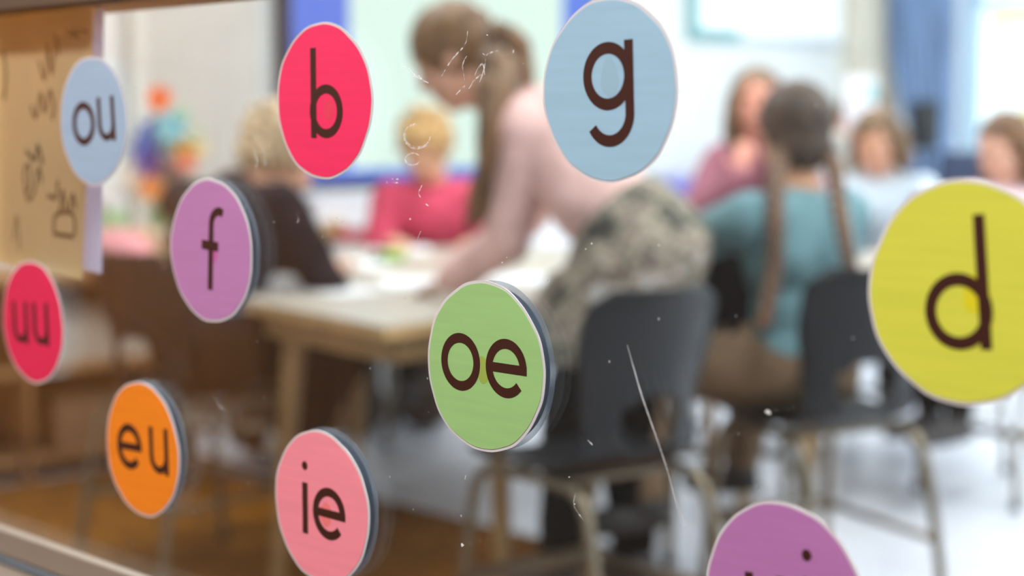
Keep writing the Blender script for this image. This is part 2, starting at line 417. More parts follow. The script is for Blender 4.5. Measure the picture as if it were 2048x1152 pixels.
# text: U, V, radius, colour, rotation, adhesive spot (x, z, rx, rz, colour), label
DISCS = [
 ('ou', -9.176, 1.907, .974, (165, 190, 218), 4, None, 'small light blue round disc reading ou, top left of the glass'),
 ('b', -3.473, 2.150, .993, (250, 52, 104), 0, (.12, -.12, .10, .14, (238, 58, 92)), 'bright pink-red round disc reading b, hung on the glass before the blue screen'),
 ('f', -6.079, .104, 1.004, (194, 132, 188), -3, (.08, -.04, .09, .13, (205, 100, 170)), 'lilac round disc reading f with hooked letter, stuck on the glass'),
 ('g', 1.495, 2.211, .983, (160, 196, 220), 1.5, (.02, .14, .13, .22, (152, 186, 208)), 'large light blue round disc reading g, stuck high on the glass'),
 ('oe', -.464, -.951, 1.002, (160, 204, 132), 0, (-.02, -.04, .11, .15, (160, 182, 80)), 'green round disc reading oe, near the middle of the glass'),
 ('ie', -3.616, -3.119, 1.006, (255, 150, 166), 0, (.12, -.08, .12, .15, (250, 128, 130)), 'salmon pink round disc reading ie, low on the glass'),
 ('eu', -7.973, -2.954, 1.01, (254, 142, 34), 2, None, 'orange round disc reading eu, low left on the glass'),
 ('uu', -11.213, -1.320, .995, (236, 44, 92), 2, None, 'crimson round disc reading uu, at the far left of the glass'),
 ('d', 5.850, .355, 1.016, (218, 218, 80), 5.5, (.12, .0, .13, .19, (226, 214, 30)), 'large yellow round disc reading d, at the right of the glass'),
 ('ui', 3.903, -2.844, .985, (188, 124, 184), 4, None, 'purple round disc reading ui, cut by the bottom of the picture'),
]
for k, (tx, U, VV, rr, colr, rot, spot, lab) in enumerate(DISCS):
    R0 = RD * rr
    c = RM(A_O + U * RD, B_GLASS - .0012, Z_O + VV * RD)
    t = thing('letter_disc', lab, 'sticker', c, TH, 'letter discs stuck to the glass')
    rnd = random.Random(k + 3)
    ph = [rnd.uniform(0, 6.28) for _ in range(6)]
    def rad(th): return 1 + .006 * math.sin(3 * th + ph[0]) + .005 * math.sin(5 * th + ph[1]) + .0035 * math.sin(9 * th + ph[2]) + .0022 * math.sin(17 * th + ph[3])
    def dpoly(f, n=120): return [(R0 * f(2 * PI * i / n) * math.cos(2 * PI * i / n), R0 * f(2 * PI * i / n) * math.sin(2 * PI * i / n)) for i in range(n)]
    def flat(poly, y0, y1):
        b = prism(bmesh.new(), poly, 0, 1)
        for v in b.verts: v.co = V((v.co.x, y0 + (y1 - y0) * v.co.z, v.co.y))
        return b
    obj('laminated_rim', flat(dpoly(rad), 0, .0008), m_lam, t)
    f = obj('printed_face', flat(dpoly(lambda th: .968 * rad(th) * (1 - .004 * math.sin(2 * th + ph[4]))), -.00035, 0), mat('print_' + tx, colr, .42, var=.02, scale=14, stretch=(.6, 1, 10), spec=.35), t)
    yb = -.00035
    if spot:
        sx, sz, rx, rz, sc = spot
        b = flat([(R0 * (sx + rx * (1 + .12 * math.sin(3 * a + k)) * math.cos(a)), R0 * (sz + rz * (1 + .1 * math.sin(2 * a + k)) * math.sin(a))) for a in [2 * PI * i / 40 for i in range(40)]], yb - .00008, yb)
        obj('adhesive_spot', b, mat('adhesive_' + tx, sc, .5, var=.02), t)
    cr, sr = math.cos(math.radians(rot)), math.sin(math.radians(rot))
    for nm, strokes in LET[tx]():
        b = bmesh.new()
        for i, (pts, w, cl) in enumerate(strokes):
            P = [((p[0] * cr - p[1] * sr) * R0, (p[0] * sr + p[1] * cr) * R0) for p in pts]
            ribbon(b, P, w * R0, yb - .00030 - .00002 * i, yb - .0001 - .00002 * i, cl)
        obj(nm, b, m_ink, t)

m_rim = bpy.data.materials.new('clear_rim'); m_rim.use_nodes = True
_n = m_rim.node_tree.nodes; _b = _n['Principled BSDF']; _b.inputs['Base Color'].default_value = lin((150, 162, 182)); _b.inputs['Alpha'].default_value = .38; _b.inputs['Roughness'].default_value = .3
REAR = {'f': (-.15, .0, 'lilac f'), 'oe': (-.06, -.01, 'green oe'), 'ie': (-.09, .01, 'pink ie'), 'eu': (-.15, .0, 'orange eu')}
for k, (tx, U, VV, rr, colr, rot, spot, lab) in enumerate(DISCS):
    if tx not in REAR: continue
    du, dv, nm = REAR[tx]; R0 = RD * rr * 1.0
    t = thing('letter_disc', 'slate-backed disc on the far side of the glass, behind the %s disc' % nm, 'sticker', RM(A_O + (U + du) * RD, B_GLASS + .0142, Z_O + (VV + dv) * RD), TH, 'discs on the far side of the glass')
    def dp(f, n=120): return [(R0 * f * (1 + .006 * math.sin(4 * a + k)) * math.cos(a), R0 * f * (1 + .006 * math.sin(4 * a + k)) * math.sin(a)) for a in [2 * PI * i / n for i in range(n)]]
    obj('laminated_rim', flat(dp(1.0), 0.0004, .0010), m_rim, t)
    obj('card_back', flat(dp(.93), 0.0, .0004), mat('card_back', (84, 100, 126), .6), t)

# ---- marks on the glass (children of the window)
def PL(px, py):
    """pixel -> (a, z) on the front face of the glass"""
    x = (px - 1024) / F_PX; z = (576 - py) / F_PX
    d = V((x, math.cos(PITCH) + z * math.sin(PITCH), -math.sin(PITCH) + z * math.cos(PITCH)))
    P = V((0, 0, CAM_H)) + d * (B_GLASS / d.dot(NX))
    return (P.dot(UX), P.z)
yg = B_GLASS - .0003
def mark(name, pix, w, alpha=.5, nsc=260, wvar=True):
    pts = [PL(*p) for p in pix]; n = len(pts)
    ws = [w * (0.35 + .65 * math.sin(PI * (i + .5) / n)) if wvar else w for i in range(n)]
    obj(name, ribbon(bmesh.new(), pts, ws, yg - .0001, yg), smearmat('smear_%g_%g' % (alpha, nsc), alpha, nsc), w1)
def sm2(p, n=5): return [(q.x, q.y) for q in smoothpath([(x, y, 0) for x, y in p], n)]
mark('scratch', sm2([(1255, 690), (1268, 735), (1285, 795), (1308, 860), (1332, 930), (1352, 1000), (1370, 1055)]), .0010, .4, 60)
mark('scratch', sm2([(1262, 720), (1290, 805), (1318, 885)]), .0005, .3, 60)
mark('smudge', sm2([(803, 132), (818, 138), (832, 152), (848, 160)]), .0022, .4)
mark('smudge', sm2([(858, 166), (846, 160), (838, 150)]), .0016, .4)
for p in ([(1004, 100), (985, 104), (972, 110), (965, 106)], [(938, 178), (950, 160), (962, 150)], [(945, 165), (955, 140), (966, 128), (970, 150)], [(930, 160), (926, 130), (934, 112)],
          [(960, 164), (968, 140), (972, 118)], [(884, 152), (905, 118), (930, 90), (936, 62)], [(1026, 110), (1029, 94)], [(912, 190), (930, 172), (925, 186)]):
    mark('smudge', sm2(p), .0014, .34)
mark('smudge', [(835 + 26 * math.cos(a), 272 + 24 * math.sin(a)) for a in [i * .27 for i in range(19)]], .0030, .26)
mark('smudge', [(826 + 15 * math.cos(a), 318 + 12 * math.sin(a)) for a in [i * .3 for i in range(20)]], .0022, .22)
for p in ([(507, 300), (515, 322), (512, 335)], [(524, 290), (530, 312), (527, 328)], [(533, 318), (531, 332)], [(593, 425), (598, 440), (594, 445)], [(785, 358), (800, 358)], [(786, 364), (798, 366)],
          [(845, 370), (838, 385), (842, 395)], [(848, 405), (858, 412)], [(842, 462), (835, 480)], [(672, 435), (686, 440), (682, 445)], [(930, 785), (938, 800), (936, 812)],
          [(1082, 22), (1092, 18)], [(740, 735), (743, 747)], [(930, 960), (932, 950)], [(1152, 985), (1148, 1010), (1160, 1030), (1168, 1040)], [(1176, 880), (1186, 890)], [(430, 790), (440, 812), (452, 820)]):
    mark('smudge', sm2(p), .0012, .4)
def drop(px, py, r):
    a, z = PL(px, py)
    b = prism(bmesh.new(), [(a + r * (1 + .3 * math.sin(3 * t + px)) * math.cos(t), z + .7 * r * (1 + .25 * math.cos(2 * t + py)) * math.sin(t)) for t in [2 * PI * i / 18 for i in range(18)]], 0, 1)
    for v in b.verts: v.co = V((v.co.x, yg - .0002 + .0002 * v.co.z, v.co.y))
    obj('paint_fleck', b, mat('fleck_white', (238, 238, 236), .6), w1)
for p in ((1537, 824, .0022), (925, 1090, .0017), (821, 438, .0010), (578, 175, .0008), (1184, 487, .0007), (1005, 525, .0007), (1014, 515, .0006), (1172, 498, .0006), (975, 70, .0008), (672, 302, .0007), (1150, 1008, .0006), (1139, 954, .0006)): drop(*p)

# ---- paper notes hung behind the glass at the far left
def quadslab(name, pts, b0, b1, m, parent=None, loc=(0, 0, 0), rot=0):
    bm = prism(bmesh.new(), pts, 0, 1)
    for v in bm.verts: v.co = V((v.co.x, b0 + (b1 - b0) * v.co.z, v.co.y))
    return obj(name, bm, m, parent, loc, rot)
bn = B_GLASS + .034
def PLB(px, py, b):
    x = (px - 1024) / F_PX; z = (576 - py) / F_PX
    d = V((x, math.cos(PITCH) + z * math.sin(PITCH), -math.sin(PITCH) + z * math.cos(PITCH)))
    P = V((0, 0, CAM_H)) + d * (b / d.dot(NX)); return (P.dot(UX), P.z)
def translucent(m, f):
    nt = m.node_tree; n = nt.nodes; L = nt.links; b = n['Principled BSDF']; out = n['Material Output']
    t = n.new('ShaderNodeBsdfTranslucent'); x = n.new('ShaderNodeMixShader'); x.inputs[0].default_value = f
    src = b.inputs['Base Color'].links[0].from_socket; L.new(src, t.inputs[0]); L.new(b.outputs[0], x.inputs[1]); L.new(t.outputs[0], x.inputs[2]); L.new(x.outputs[0], out.inputs[0])
m_kraft = mat('kraft_paper', (250, 226, 184), .8, var=.05, scale=4); translucent(m_kraft, .45)
t = thing('paper_sheet', 'brown paper sheet with handwriting, hung behind the glass at far left', 'paper', (0, 0, 0), TH)
kp = [PLB(-60, 515, bn), PLB(7, 524, bn), PLB(163, 560, bn), PLB(189, -6, bn), PLB(-60, -25, bn)]
k0 = quadslab('sheet', kp, bn, bn + .0008, m_kraft, t)
m_pen = mat('pen_ink', (92, 74, 56), .7)
def wr(pix, w=.0055): obj('handwriting', ribbon(bmesh.new(), [PLB(x, y, bn) for x, y in sm2(pix, 4)], w, bn - .0003, bn - .0001), m_pen, t)
wr([(62, 210), (72, 235), (82, 185), (90, 225), (100, 180), (108, 215), (104, 240)]); wr([(78, 120), (90, 160), (96, 90), (104, 150), (112, 70), (118, 110)])
wr([(50, 390), (60, 370), (58, 330), (48, 345), (56, 400), (70, 380), (78, 335), (84, 365)], .0045); wr([(52, 300), (70, 320), (76, 290), (86, 330)])
wr([(130, 65), (160, 62), (176, 66)]); wr([(140, 72), (160, 72)]); wr([(108, 470), (112, 430), (146, 428), (150, 470)]); wr([(110, 468), (148, 474)]); wr([(120, 425), (126, 380), (132, 425)]); wr([(140, 420), (146, 388), (152, 418)]);
wr([(95, 390), (112, 395), (116, 360)]); wr([(28, 480), (34, 430), (40, 500)], .003); wr([(7, 100), (12, 150), (8, 200)], .006)
t = thing('paper_sheet', 'white paper sheet peeping out behind the brown paper sheet', 'paper', (0, 0, 0), TH)
quadslab('sheet', [PLB(20, 500, bn + .012), PLB(202, 548, bn + .012), PLB(207, -8, bn + .012), PLB(20, -20, bn + .012)], bn + .012, bn + .013, mat('white_paper_lav', (222, 220, 238), .8, var=.01), t); translucent(MATS['white_paper_lav'], .5)

# ------------------------------------------------------------------ ceiling lamps
lp = None
def ceiling_lamp(a, b, rz, lab, grp):
    global lp
    c = RM(a, b, CEIL)
    if lp is None:
        lp = thing('ceiling_lamp', lab, 'lamp', c, rz, grp)
        obj('housing', bx(-.62, .62, -.16, .16, -.06, -.001, .006), mat('lamp_housing', (235, 235, 235), .4), lp)
        obj('diffuser', bx(-.58, .58, -.14, .14, -.066, -.06), emat('lamp_diffuser', (255, 248, 238), 4), lp)
        return
    copy_tree(lp, c, rz, lab, grp)
for a, b in ROOM_LAMPS: ceiling_lamp(a, b, TH + PI / 2, 'long white ceiling lamp in the classroom, above the picture', 'classroom ceiling lamps')
for a, b in COR_LAMPS: ceiling_lamp(a, b, TH, 'long white ceiling lamp in the corridor, above the viewer', 'corridor ceiling lamps')

# ------------------------------------------------------------------ left wall: screen, board, cabinets
SB0 = 4.125; SB1 = 5.925; SZ0 = .945; SZ1 = 2.03; X1 = A_W1 + .09
t = thing('display_screen', 'big wall-mounted screen with pale page between blue side bars', 'screen', RM(A_W1, (SB0 + SB1) / 2, SZ0), TH)
o0 = (SB0 + SB1) / 2; hw = (SB1 - SB0) / 2; hh = SZ1 - SZ0
obj('bezel', bx(.001, .085, -hw, hw, 0, hh, .006), mat('bezel_black', (38, 42, 56), .4), t)
m_blue = emat('screen_blue', (70, 112, 230), 1.15); m_page = emat('screen_page', (226, 246, 234), 1.2); m_pblue = emat('screen_pic', (150, 182, 236), .9)
obj('screen_background', bx(.085, .087, -hw + .03, hw - .03, .03, hh - .03), m_blue, t)
obj('page', bx(.087, .088, -hw + .32, hw - .24, .075, hh - .06), m_page, t)
obj('picture', bx(.088, .0885, .13, .29, .21, .36), m_pblue, t)
t = thing('whiteboard', 'white board with a teal frame high on the wall', 'board', RM(A_W1, 7.35, 1.66), TH)
obj('board', bx(.002, .02, -.66, .60, 0, 1.05), mat('board_white', (250, 252, 255), .3, var=.005), t)
bm = bx(.002, .03, -.70, -.62, -.03, 1.05, .003); obj('frame_side', bm, mat('teal', (120, 170, 172), .5), t)
bm = bx(.002, .03, -.62, -.30, -.03, .03, .003); obj('frame_bottom', bm, MATS['teal'], t)
obj('frame_bottom', bx(.002, .028, -.30, .62, -.025, .012, .003), mat('board_trim_grey', (205, 214, 222), .4), t)

m_cabw = mat('cabinet_white', (236, 238, 244), .45, var=.01)
m_oak = mat('oak', (178, 140, 92), .5, var=.12, scale=5, stretch=(1, 1, 9), bump=.05)
m_oakh = mat('oak_top', (190, 152, 104), .5, var=.1, scale=5, stretch=(9, 1, 1))
def cabinet(b0, b1, d, h, lab, m=m_cabw, nd=2, grp=None):
    w = b1 - b0; t = thing('cabinet', lab, 'cabinet', RM(A_W1 + .02, (b0 + b1) / 2, 0), TH, grp)
    obj('body', bx(.0, d, -w / 2, w / 2, .06, h - .025, .003), m, t)
    obj('plinth', bx(.02, d - .03, -w / 2 + .01, w / 2 - .01, 0, .06), MATS['skirting'], t)
    obj('top', bx(.0, d + .02, -w / 2 - .01, w / 2 + .01, h - .025, h, .004), m, t)
    for i in range(nd):
        y0 = -w / 2 + .01 + i * (w - .02) / nd; y1 = y0 + (w - .02) / nd - .006
        dd = obj('door', bx(d, d + .018, y0, y1, .08, h - .035, .003), m, t)
        obj('handle', bx(d + .018, d + .035, y1 - .05, y1 - .035, h * .55, h * .55 + .12, .003), MATS['steel'], dd)
    return t
cabinet(4.02, 4.64, .36, .93, 'white cupboard under the left end of the screen')
cabinet(4.90, 5.50, .36, .93, 'white cupboard under the middle of the screen')
cabinet(5.60, 6.02, .42, .80, 'white low cupboard behind the bent-over person in pink')
cabinet(6.05, 7.95, .42, .80, 'long white low cupboard with purple boxes on top', nd=3)
t = thing('storage_bin', 'dark grey bin between the two white cupboards under the screen', 'bin', RM(A_W1 + .22, 4.77, 0), TH)
bm = lathe(bmesh.new(), [(.09, 0), (.10, .02), (.112, .88), (.118, .89), (.118, .9), (.104, .9), (.1, .86), (.09, .03)], 24); obj('body', bm, mat('bin_grey', (118, 112, 104), .6), t, smooth=True)
m_purple = mat('purple_box', (112, 110, 190), .5)
pb = None
for i, (b, lab) in enumerate(((6.22, 'left one of the purple boxes on the long cupboard'), (6.48, 'middle one of the purple boxes on the long cupboard'), (6.74, 'right one of the purple boxes on the long cupboard'))):
    if pb is None:
        pb = thing('storage_box', lab, 'box', RM(A_W1 + .24, b, .80), TH, 'purple boxes on the long cupboard')
        bm = bmesh.new(); box(bm, -.13, .13, -.115, .115, 0, .13, .006); obj('body', bm, m_purple, pb)
        bm = bmesh.new(); box(bm, -.137, .137, -.122, .122, .13, .155, .005); obj('lid', bm, mat('purple_lid', (140, 140, 205), .5), pb)
    else: copy_tree(pb, RM(A_W1 + .24, b, .80), TH, lab)
t = thing('storage_box', 'light blue open box on the cupboard behind the bent-over person', 'box', RM(A_W1 + .24, 5.81, .80), TH)
bm = bmesh.new()
for q in ((-.12, .12, -.15, .15, 0, .01), (-.12, -.11, -.15, .15, .01, .16), (.11, .12, -.15, .15, .01, .16), (-.11, .11, -.15, -.14, .01, .16), (-.11, .11, .14, .15, .01, .16)): box(bm, *q)
obj('body', bm, mat('box_lightblue', (188, 212, 236), .5), t)

# wooden open shelf unit along the left wall
t = thing('shelf_unit', 'low wooden open shelf unit along the wall behind the dark jumper', 'shelf', RM(A_W1 + .02, 2.45, 0), TH)
SWD = 1.0; SHH = .70
m_oakd = mat('oak_dark', (180, 132, 84), .6, var=.12, scale=5, stretch=(1, 9, 1))
obj('back_panel', bx(0, .01, -SWD, SWD, .0, SHH), m_oakd, t)
obj('top', bx(.01, .46, -SWD - .01, SWD + .01, SHH - .03, SHH, .004), m_oakd, t)
for y in (-SWD, -.34, .32, SWD - .02): obj('side_panel', bx(.01, .44, y, y + .02, 0, SHH - .03, .002), m_oakd, t)
for z in (.06, .36):
    for y in (-SWD + .02, -.32, .34): obj('shelf', bx(.01, .43, y, y + .64, z, z + .02, .002), m_oakd, t)
cols = [(150, 70, 60), (70, 80, 96), (180, 160, 130), (110, 52, 50), (150, 120, 90), (196, 184, 170)]
nmz = ['brick red', 'slate grey', 'cream', 'maroon', 'tan', 'off-white']
i = 0
for y, side in ((-.66, 'first'), (0, 'middle'), (.66, 'last')):
    for z, lev in ((.08, 'lower'), (.38, 'upper')):
        t = thing('storage_box', '%s box on the %s shelf of the wooden shelf unit, %s bay' % (nmz[i], lev, side), 'box', RM(A_W1 + .24, 2.45 + y, z), TH, 'boxes in the wooden shelf unit')
        obj('body', bx(-.15, .15, -.2, .2, 0, .17, .008), mat('box_%d' % i, cols[i], .6), t)
        obj('lid', bx(-.156, .156, -.206, .206, .17, .195, .006), mat('boxlid_%d' % i, tuple(int(q * .85) for q in cols[i]), .6), t)
        i += 1

# colourful paper flowers on the shelf unit
fb = at(318, 530, 5.75); fb.z = .70
t = thing('flower_bouquet', 'bunch of bright coloured paper flowers in a pot by the pale wall', 'bouquet', fb)
obj('pot', lathe(bmesh.new(), [(.06, 0), (.085, .02), (.10, .14), (.105, .16), (.092, .16), (.08, .03)], 26), mat('pot_cream', (226, 205, 180), .5), t, smooth=True)
FL = [(320, 197, (245, 108, 40), .045), (306, 268, (40, 110, 200), .055), (345, 256, (120, 195, 210), .055), (288, 300, (50, 80, 180), .045), (368, 292, (238, 190, 70), .055), (392, 268, (196, 206, 180), .035), (296, 328, (110, 70, 150), .05),
      (336, 348, (208, 120, 176), .06), (374, 322, (228, 130, 100), .04), (362, 232, (160, 196, 160), .035), (400, 296, (232, 214, 170), .035), (302, 376, (238, 150, 80), .045), (262, 350, (236, 220, 200), .045), (322, 290, (70, 160, 214), .05)]
for i, (px, py, c, r) in enumerate(FL):
    p = at(px, py, 5.75 + .05 * math.sin(i * 2.1)) - fb
    st = obj('stem', tube(bmesh.new(), smoothpath([(0.02 * math.cos(i), 0.02 * math.sin(i), .1), (p.x * .4, p.y * .4, .1 + (p.z - .1) * .5), tuple(p)], 5), .004, 8), mat('stem_green', (90, 140, 80), .6), t, smooth=True)
    b = bmesh.new(); ell(b, p, r * .35, sub=2)
    for k in range(7):
        a = 2 * PI * k / 7 + i; rt = Matrix.Rotation(a, 3, 'Y') @ Matrix.Rotation(.35, 3, 'X')
        ell(b, p + rt @ V((0, 0, r * .62)), (r * .3, r * .12, r * .5), rt, sub=2)
    obj('flower', b, mat('petal_%d' % i, c, .6), t, smooth=True)
def simple_on_shelf(name, cat, lab, px, Y, build):
    p = at(px, 500, Y); p.z = .70
    t = thing(name, lab, cat, p, TH); build(t); return t
simple_on_shelf('cushion', 'cushion', 'pink cushion lying on the wooden shelf unit left of the paper flowers', 232, 5.55, lambda t: obj('cover', ell(bmesh.new(), (0, 0, .085), (.17, .10, .085)), mat('cushion_pink', (222, 150, 156), .9, bump=.2), t, smooth=True))
simple_on_shelf('jar', 'jar', 'pale green jar on the wooden shelf unit behind the pink cushion', 226, 5.9, lambda t: (obj('body', lathe(bmesh.new(), [(.04, 0), (.05, .01), (.05, .2), (.04, .22)], 24), mat('jar_green', (168, 206, 158), .3), t, smooth=True), obj('lid', lathe(bmesh.new(), [(.043, .22), (.045, .22), (.045, .25), (.04, .252)], 24), m_cabw, t)))
simple_on_shelf('basket', 'basket', 'peach coloured small basket below the paper flowers', 288, 5.52, lambda t: (obj('body', lathe(bmesh.new(), [(.05, 0), (.055, .005), (.07, .10), (.074, .105), (.068, .105), (.05, .012)], 28), mat('basket_peach', (236, 200, 160), .8, bump=.4, bscale=120), t, smooth=True), obj('handle', tube(bmesh.new(), arc3 := [(.07 * math.cos(a), 0, .10 + .07 * math.sin(a)) for a in [PI * i / 14 for i in range(15)]], .005, 8), MATS['basket_peach'], t, smooth=True)))

# ------------------------------------------------------------------ far wall: curtain, decorations, dark things
m_curt = mat('curtain_slate', (136, 166, 208), .85, var=.16, scale=3, stretch=(4, 4, .5))
def curtain(a0, a1, b, z0, z1, lab, gather):
    bm = bmesh.new(); nx, nz = 90, 30; g = []
    for j in range(nz + 1):
        row = []; t = j / nz; z = z0 + (z1 - z0) * t
        pin = 1 - .38 * math.exp(-((z - 1.05) / .35) ** 2) if gather else 1
        for i in range(nx + 1):
            s = i / nx; a = a0 + (a1 - a0) * (1 - (1 - s) * pin) if gather else a0 + (a1 - a0) * s
            row.append(bm.verts.new((a, b + .035 * math.sin(s * 2 * PI * 7 + .5 * math.sin(t * 3)) * (1 - .3 * t), z)))
        g.append(row)
    for j in range(nz):
        for i in range(nx): bm.faces.new((g[j][i], g[j][i + 1], g[j + 1][i + 1], g[j + 1][i]))
    o = obj('curtain', bm, m_curt, rotz=TH, smooth=True); md = o.modifiers.new('s', 'SOLIDIFY'); md.thickness = .004
    tag(o, lab, 'curtain')
curtain(A_W1 + .19, A_W1 + .62, B_W2 - .17, .12, 2.68, 'slate blue folded curtain beside the bright window', True)
t = thing('curtain_rail', 'thin pale rail along the top of the far wall', 'rail', RM(A_W1 + 3.5, B_W2 - .17, 2.7), TH)
obj('rail', tube(bmesh.new(), [(-3.4, 0, 0), (3.4, 0, 0)], .012), m_cabw, t, smooth=True)
obj('bracket', bx(-3.3, -3.28, 0, .168, -.01, .01), m_cabw, t); obj('bracket', bx(3.28, 3.3, 0, .168, -.01, .01), m_cabw, t)
m_yel = mat('yellow_card', (232, 214, 80), .6)
for px, py, lab in ((2020, 34, 'yellow card strip at the top of the bright window'), (2028, 232, 'yellow card strip halfway down the bright window')):
    x = (px - 1024) / F_PX; z = (576 - py) / F_PX
    d = V((x, math.cos(PITCH) + z * math.sin(PITCH), -math.sin(PITCH) + z * math.cos(PITCH))); P = V((0, 0, CAM_H)) + d * ((B_W2 + .012) / d.dot(NX))
    t = tag(obj('card_strip', bx(-.13, .16, -.001, .001, -.03, .03), m_yel, loc=P, rotz=TH), lab, 'decoration')

# ------------------------------------------------------------------ furniture
m_shell = mat('shell_plastic', (22, 23, 27), .36, var=.04, spec=.25)
m_tube = mat('bronze_tube', (132, 118, 98), .35, .55, var=.06)
m_foot = mat('footrest', (96, 78, 58), .5, var=.08)
def make_chair(label, loc, rz, grp):
    t = thing('school_chair', label, 'chair', loc, rz, grp)
    prof = smoothpath([(0, .205, -.028), (0, .19, -.004), (0, .10, -.004), (0, -.02, -.012), (0, -.11, -.006), (0, -.165, .025), (0, -.192, .08), (0, -.205, .15), (0, -.222, .24), (0, -.245, .33), (0, -.262, .378)], 4)
    hwp = [.155, .18, .19, .19, .18, .165, .155, .165, .185, .185, .125]
    bm = bmesh.new(); nu = 20; g = []
    for j, p in enumerate(prof):
        q = j / 4; k = min(int(q), 9); f = q - k; f = f * f * (3 - 2 * f); w = hwp[k] * (1 - f) + hwp[k + 1] * f
        row = []
        for i in range(nu + 1):
            s = -1 + 2 * i / nu; up = min(1, max(0, (q - 4.5) / 2))
            row.append(bm.verts.new((w * s, p.y + up * .055 * s * s, p.z + (1 - up) * .022 * s ** 4)))
        g.append(row)
    for j in range(len(prof) - 1):
        for i in range(nu):
            q = (j + .5) / 4; s = -1 + 2 * (i + .5) / nu
            if ((q - 6.15) / .95) ** 2 + (s / .52) ** 2 < 1: continue
            bm.faces.new((g[j][i], g[j][i + 1], g[j + 1][i + 1], g[j + 1][i]))
    bm.verts.ensure_lookup_table()
    for v in bm.verts: v.co.z += .50
    o = obj('seat_shell', bm, m_shell, t, smooth=True)
    md = o.modifiers.new('s', 'SOLIDIFY'); md.thickness = .009; md.offset = 0
    md = o.modifiers.new('b', 'SUBSURF'); md.levels = 1; md.render_levels = 1
    for sx in (-1, 1):
        x = .165 * sx
        pts = [(x * 1.12, .235, .012), (x * 1.08, .215, .2), (x * 1.03, .19, .38), (x, .165, .455), (x, .10, .475), (x, -.08, .475), (x, -.16, .455), (x * 1.03, -.20, .38), (x * 1.08, -.235, .2), (x * 1.12, -.265, .012)]
        obj('side_frame', tube(bmesh.new(), smoothpath(pts, 5), .0125), m_tube, t, smooth=True)
        obj('side_rail', tube(bmesh.new(), [(x * 1.07, .212, .22), (x * 1.07, -.232, .22)], .009), m_tube, t, smooth=True)
        for y in (.235, -.265): obj('glide', lathe(bmesh.new(), [(.014, 0), (.018, .002), (.018, .02), (.014, .03)], 16, (x * 1.12, y, 0)), m_shell, t, smooth=True)
    obj('seat_rail', tube(bmesh.new(), [(-.165, .09, .475), (.165, .09, .475)], .010), m_tube, t, smooth=True)
    obj('seat_rail', tube(bmesh.new(), [(-.165, -.09, .475), (.165, -.09, .475)], .010), m_tube, t, smooth=True)
    obj('footrest', bx(-.18, .18, .14, .225, .222, .236, .004), m_foot, t)
    return t
def yaw_of(fx, fy): return math.atan2(-fx, fy)
CH = []
chair1 = make_chair('empty dark grey shell chair standing nearest the glass', (.165, 3.62, 0), yaw_of(-.62, .78), 'dark shell chairs with bronze tube frames')
def chair(x, y, f, lab): return copy_tree(chair1, (x, y, 0), yaw_of(*f), lab)

m_top = mat('table_laminate', (176, 166, 152), .42, var=.02, scale=3)
m_edge = mat('table_edge_wood', (200, 160, 108), .5, var=.1, scale=10)
m_leg = mat('table_leg_wood', (170, 134, 88), .5, var=.1, scale=6, stretch=(5, 5, 1))
TZ = .76
def table(poly, legs, label, apron=None):
    cx = sum(p[0] for p in poly) / len(poly); cy_ = sum(p[1] for p in poly) / len(poly)
    loc = V((cx, cy_, 0)); t = thing('classroom_table', label, 'table', loc)
    P = [(p[0] - cx, p[1] - cy_) for p in poly]
    bm = prism(bmesh.new(), P, TZ - .004, TZ); obj('tabletop', bm, m_top, t)
    bm = prism(bmesh.new(), [(x * 1.0, y * 1.0) for x, y in P], TZ - .030, TZ - .004); obj('edge_band', bm, m_edge, t)
    k = .86
    bm = bmesh.new(); n = len(P)
    for i in range(n):
        p, q = V((P[i][0] * k, P[i][1] * k, 0)), V((P[(i + 1) % n][0] * k, P[(i + 1) % n][1] * k, 0)); d = q - p
        M = Matrix.Translation(p) @ Matrix.Rotation(math.atan2(d.y, d.x), 4, 'Z')
        box(bm, 0, d.length, -.012, .012, TZ - .095, TZ - .030, .0, M)
    obj('apron', bm, m_leg, t)
    for (lx, ly) in legs:
        x, y = lx - cx, ly - cy_; r = math.hypot(x, y) or 1; s = .06
        bm = bmesh.new(); cone(bm, (x + x / r * s, y + y / r * s, 0.0), (x, y, TZ - .031), .020, .031, 24); obj('leg', bm, m_leg, t, smooth=False)
    return t
P1 = (-.279, 3.76); P2 = (-.69, 4.37)
table([P1, P2, (-.60, 5.10), (.46, 5.10), (.13, 4.28)], [(-.555, 4.42), (-.04, 4.12), (-.50, 4.98), (.34, 4.98)], 'wood-edged white-topped table, its near corner jutting towards the glass')
table([(-.62, 5.11), (-.62, 6.25), (.50, 6.25), (.47, 5.11)], [(-.52, 5.22), (-.52, 6.13), (.40, 6.13), (.38, 5.22)], 'white-topped table behind the near one, by the pink-red shirt')
table([(.60, 5.0), (.60, 6.05), (1.34, 6.05), (1.34, 5.0)], [(.72, 5.12), (.72, 5.93), (1.05, 5.93), (.88, 5.12)], 'cream-topped table in front of the teal jumper with braids')

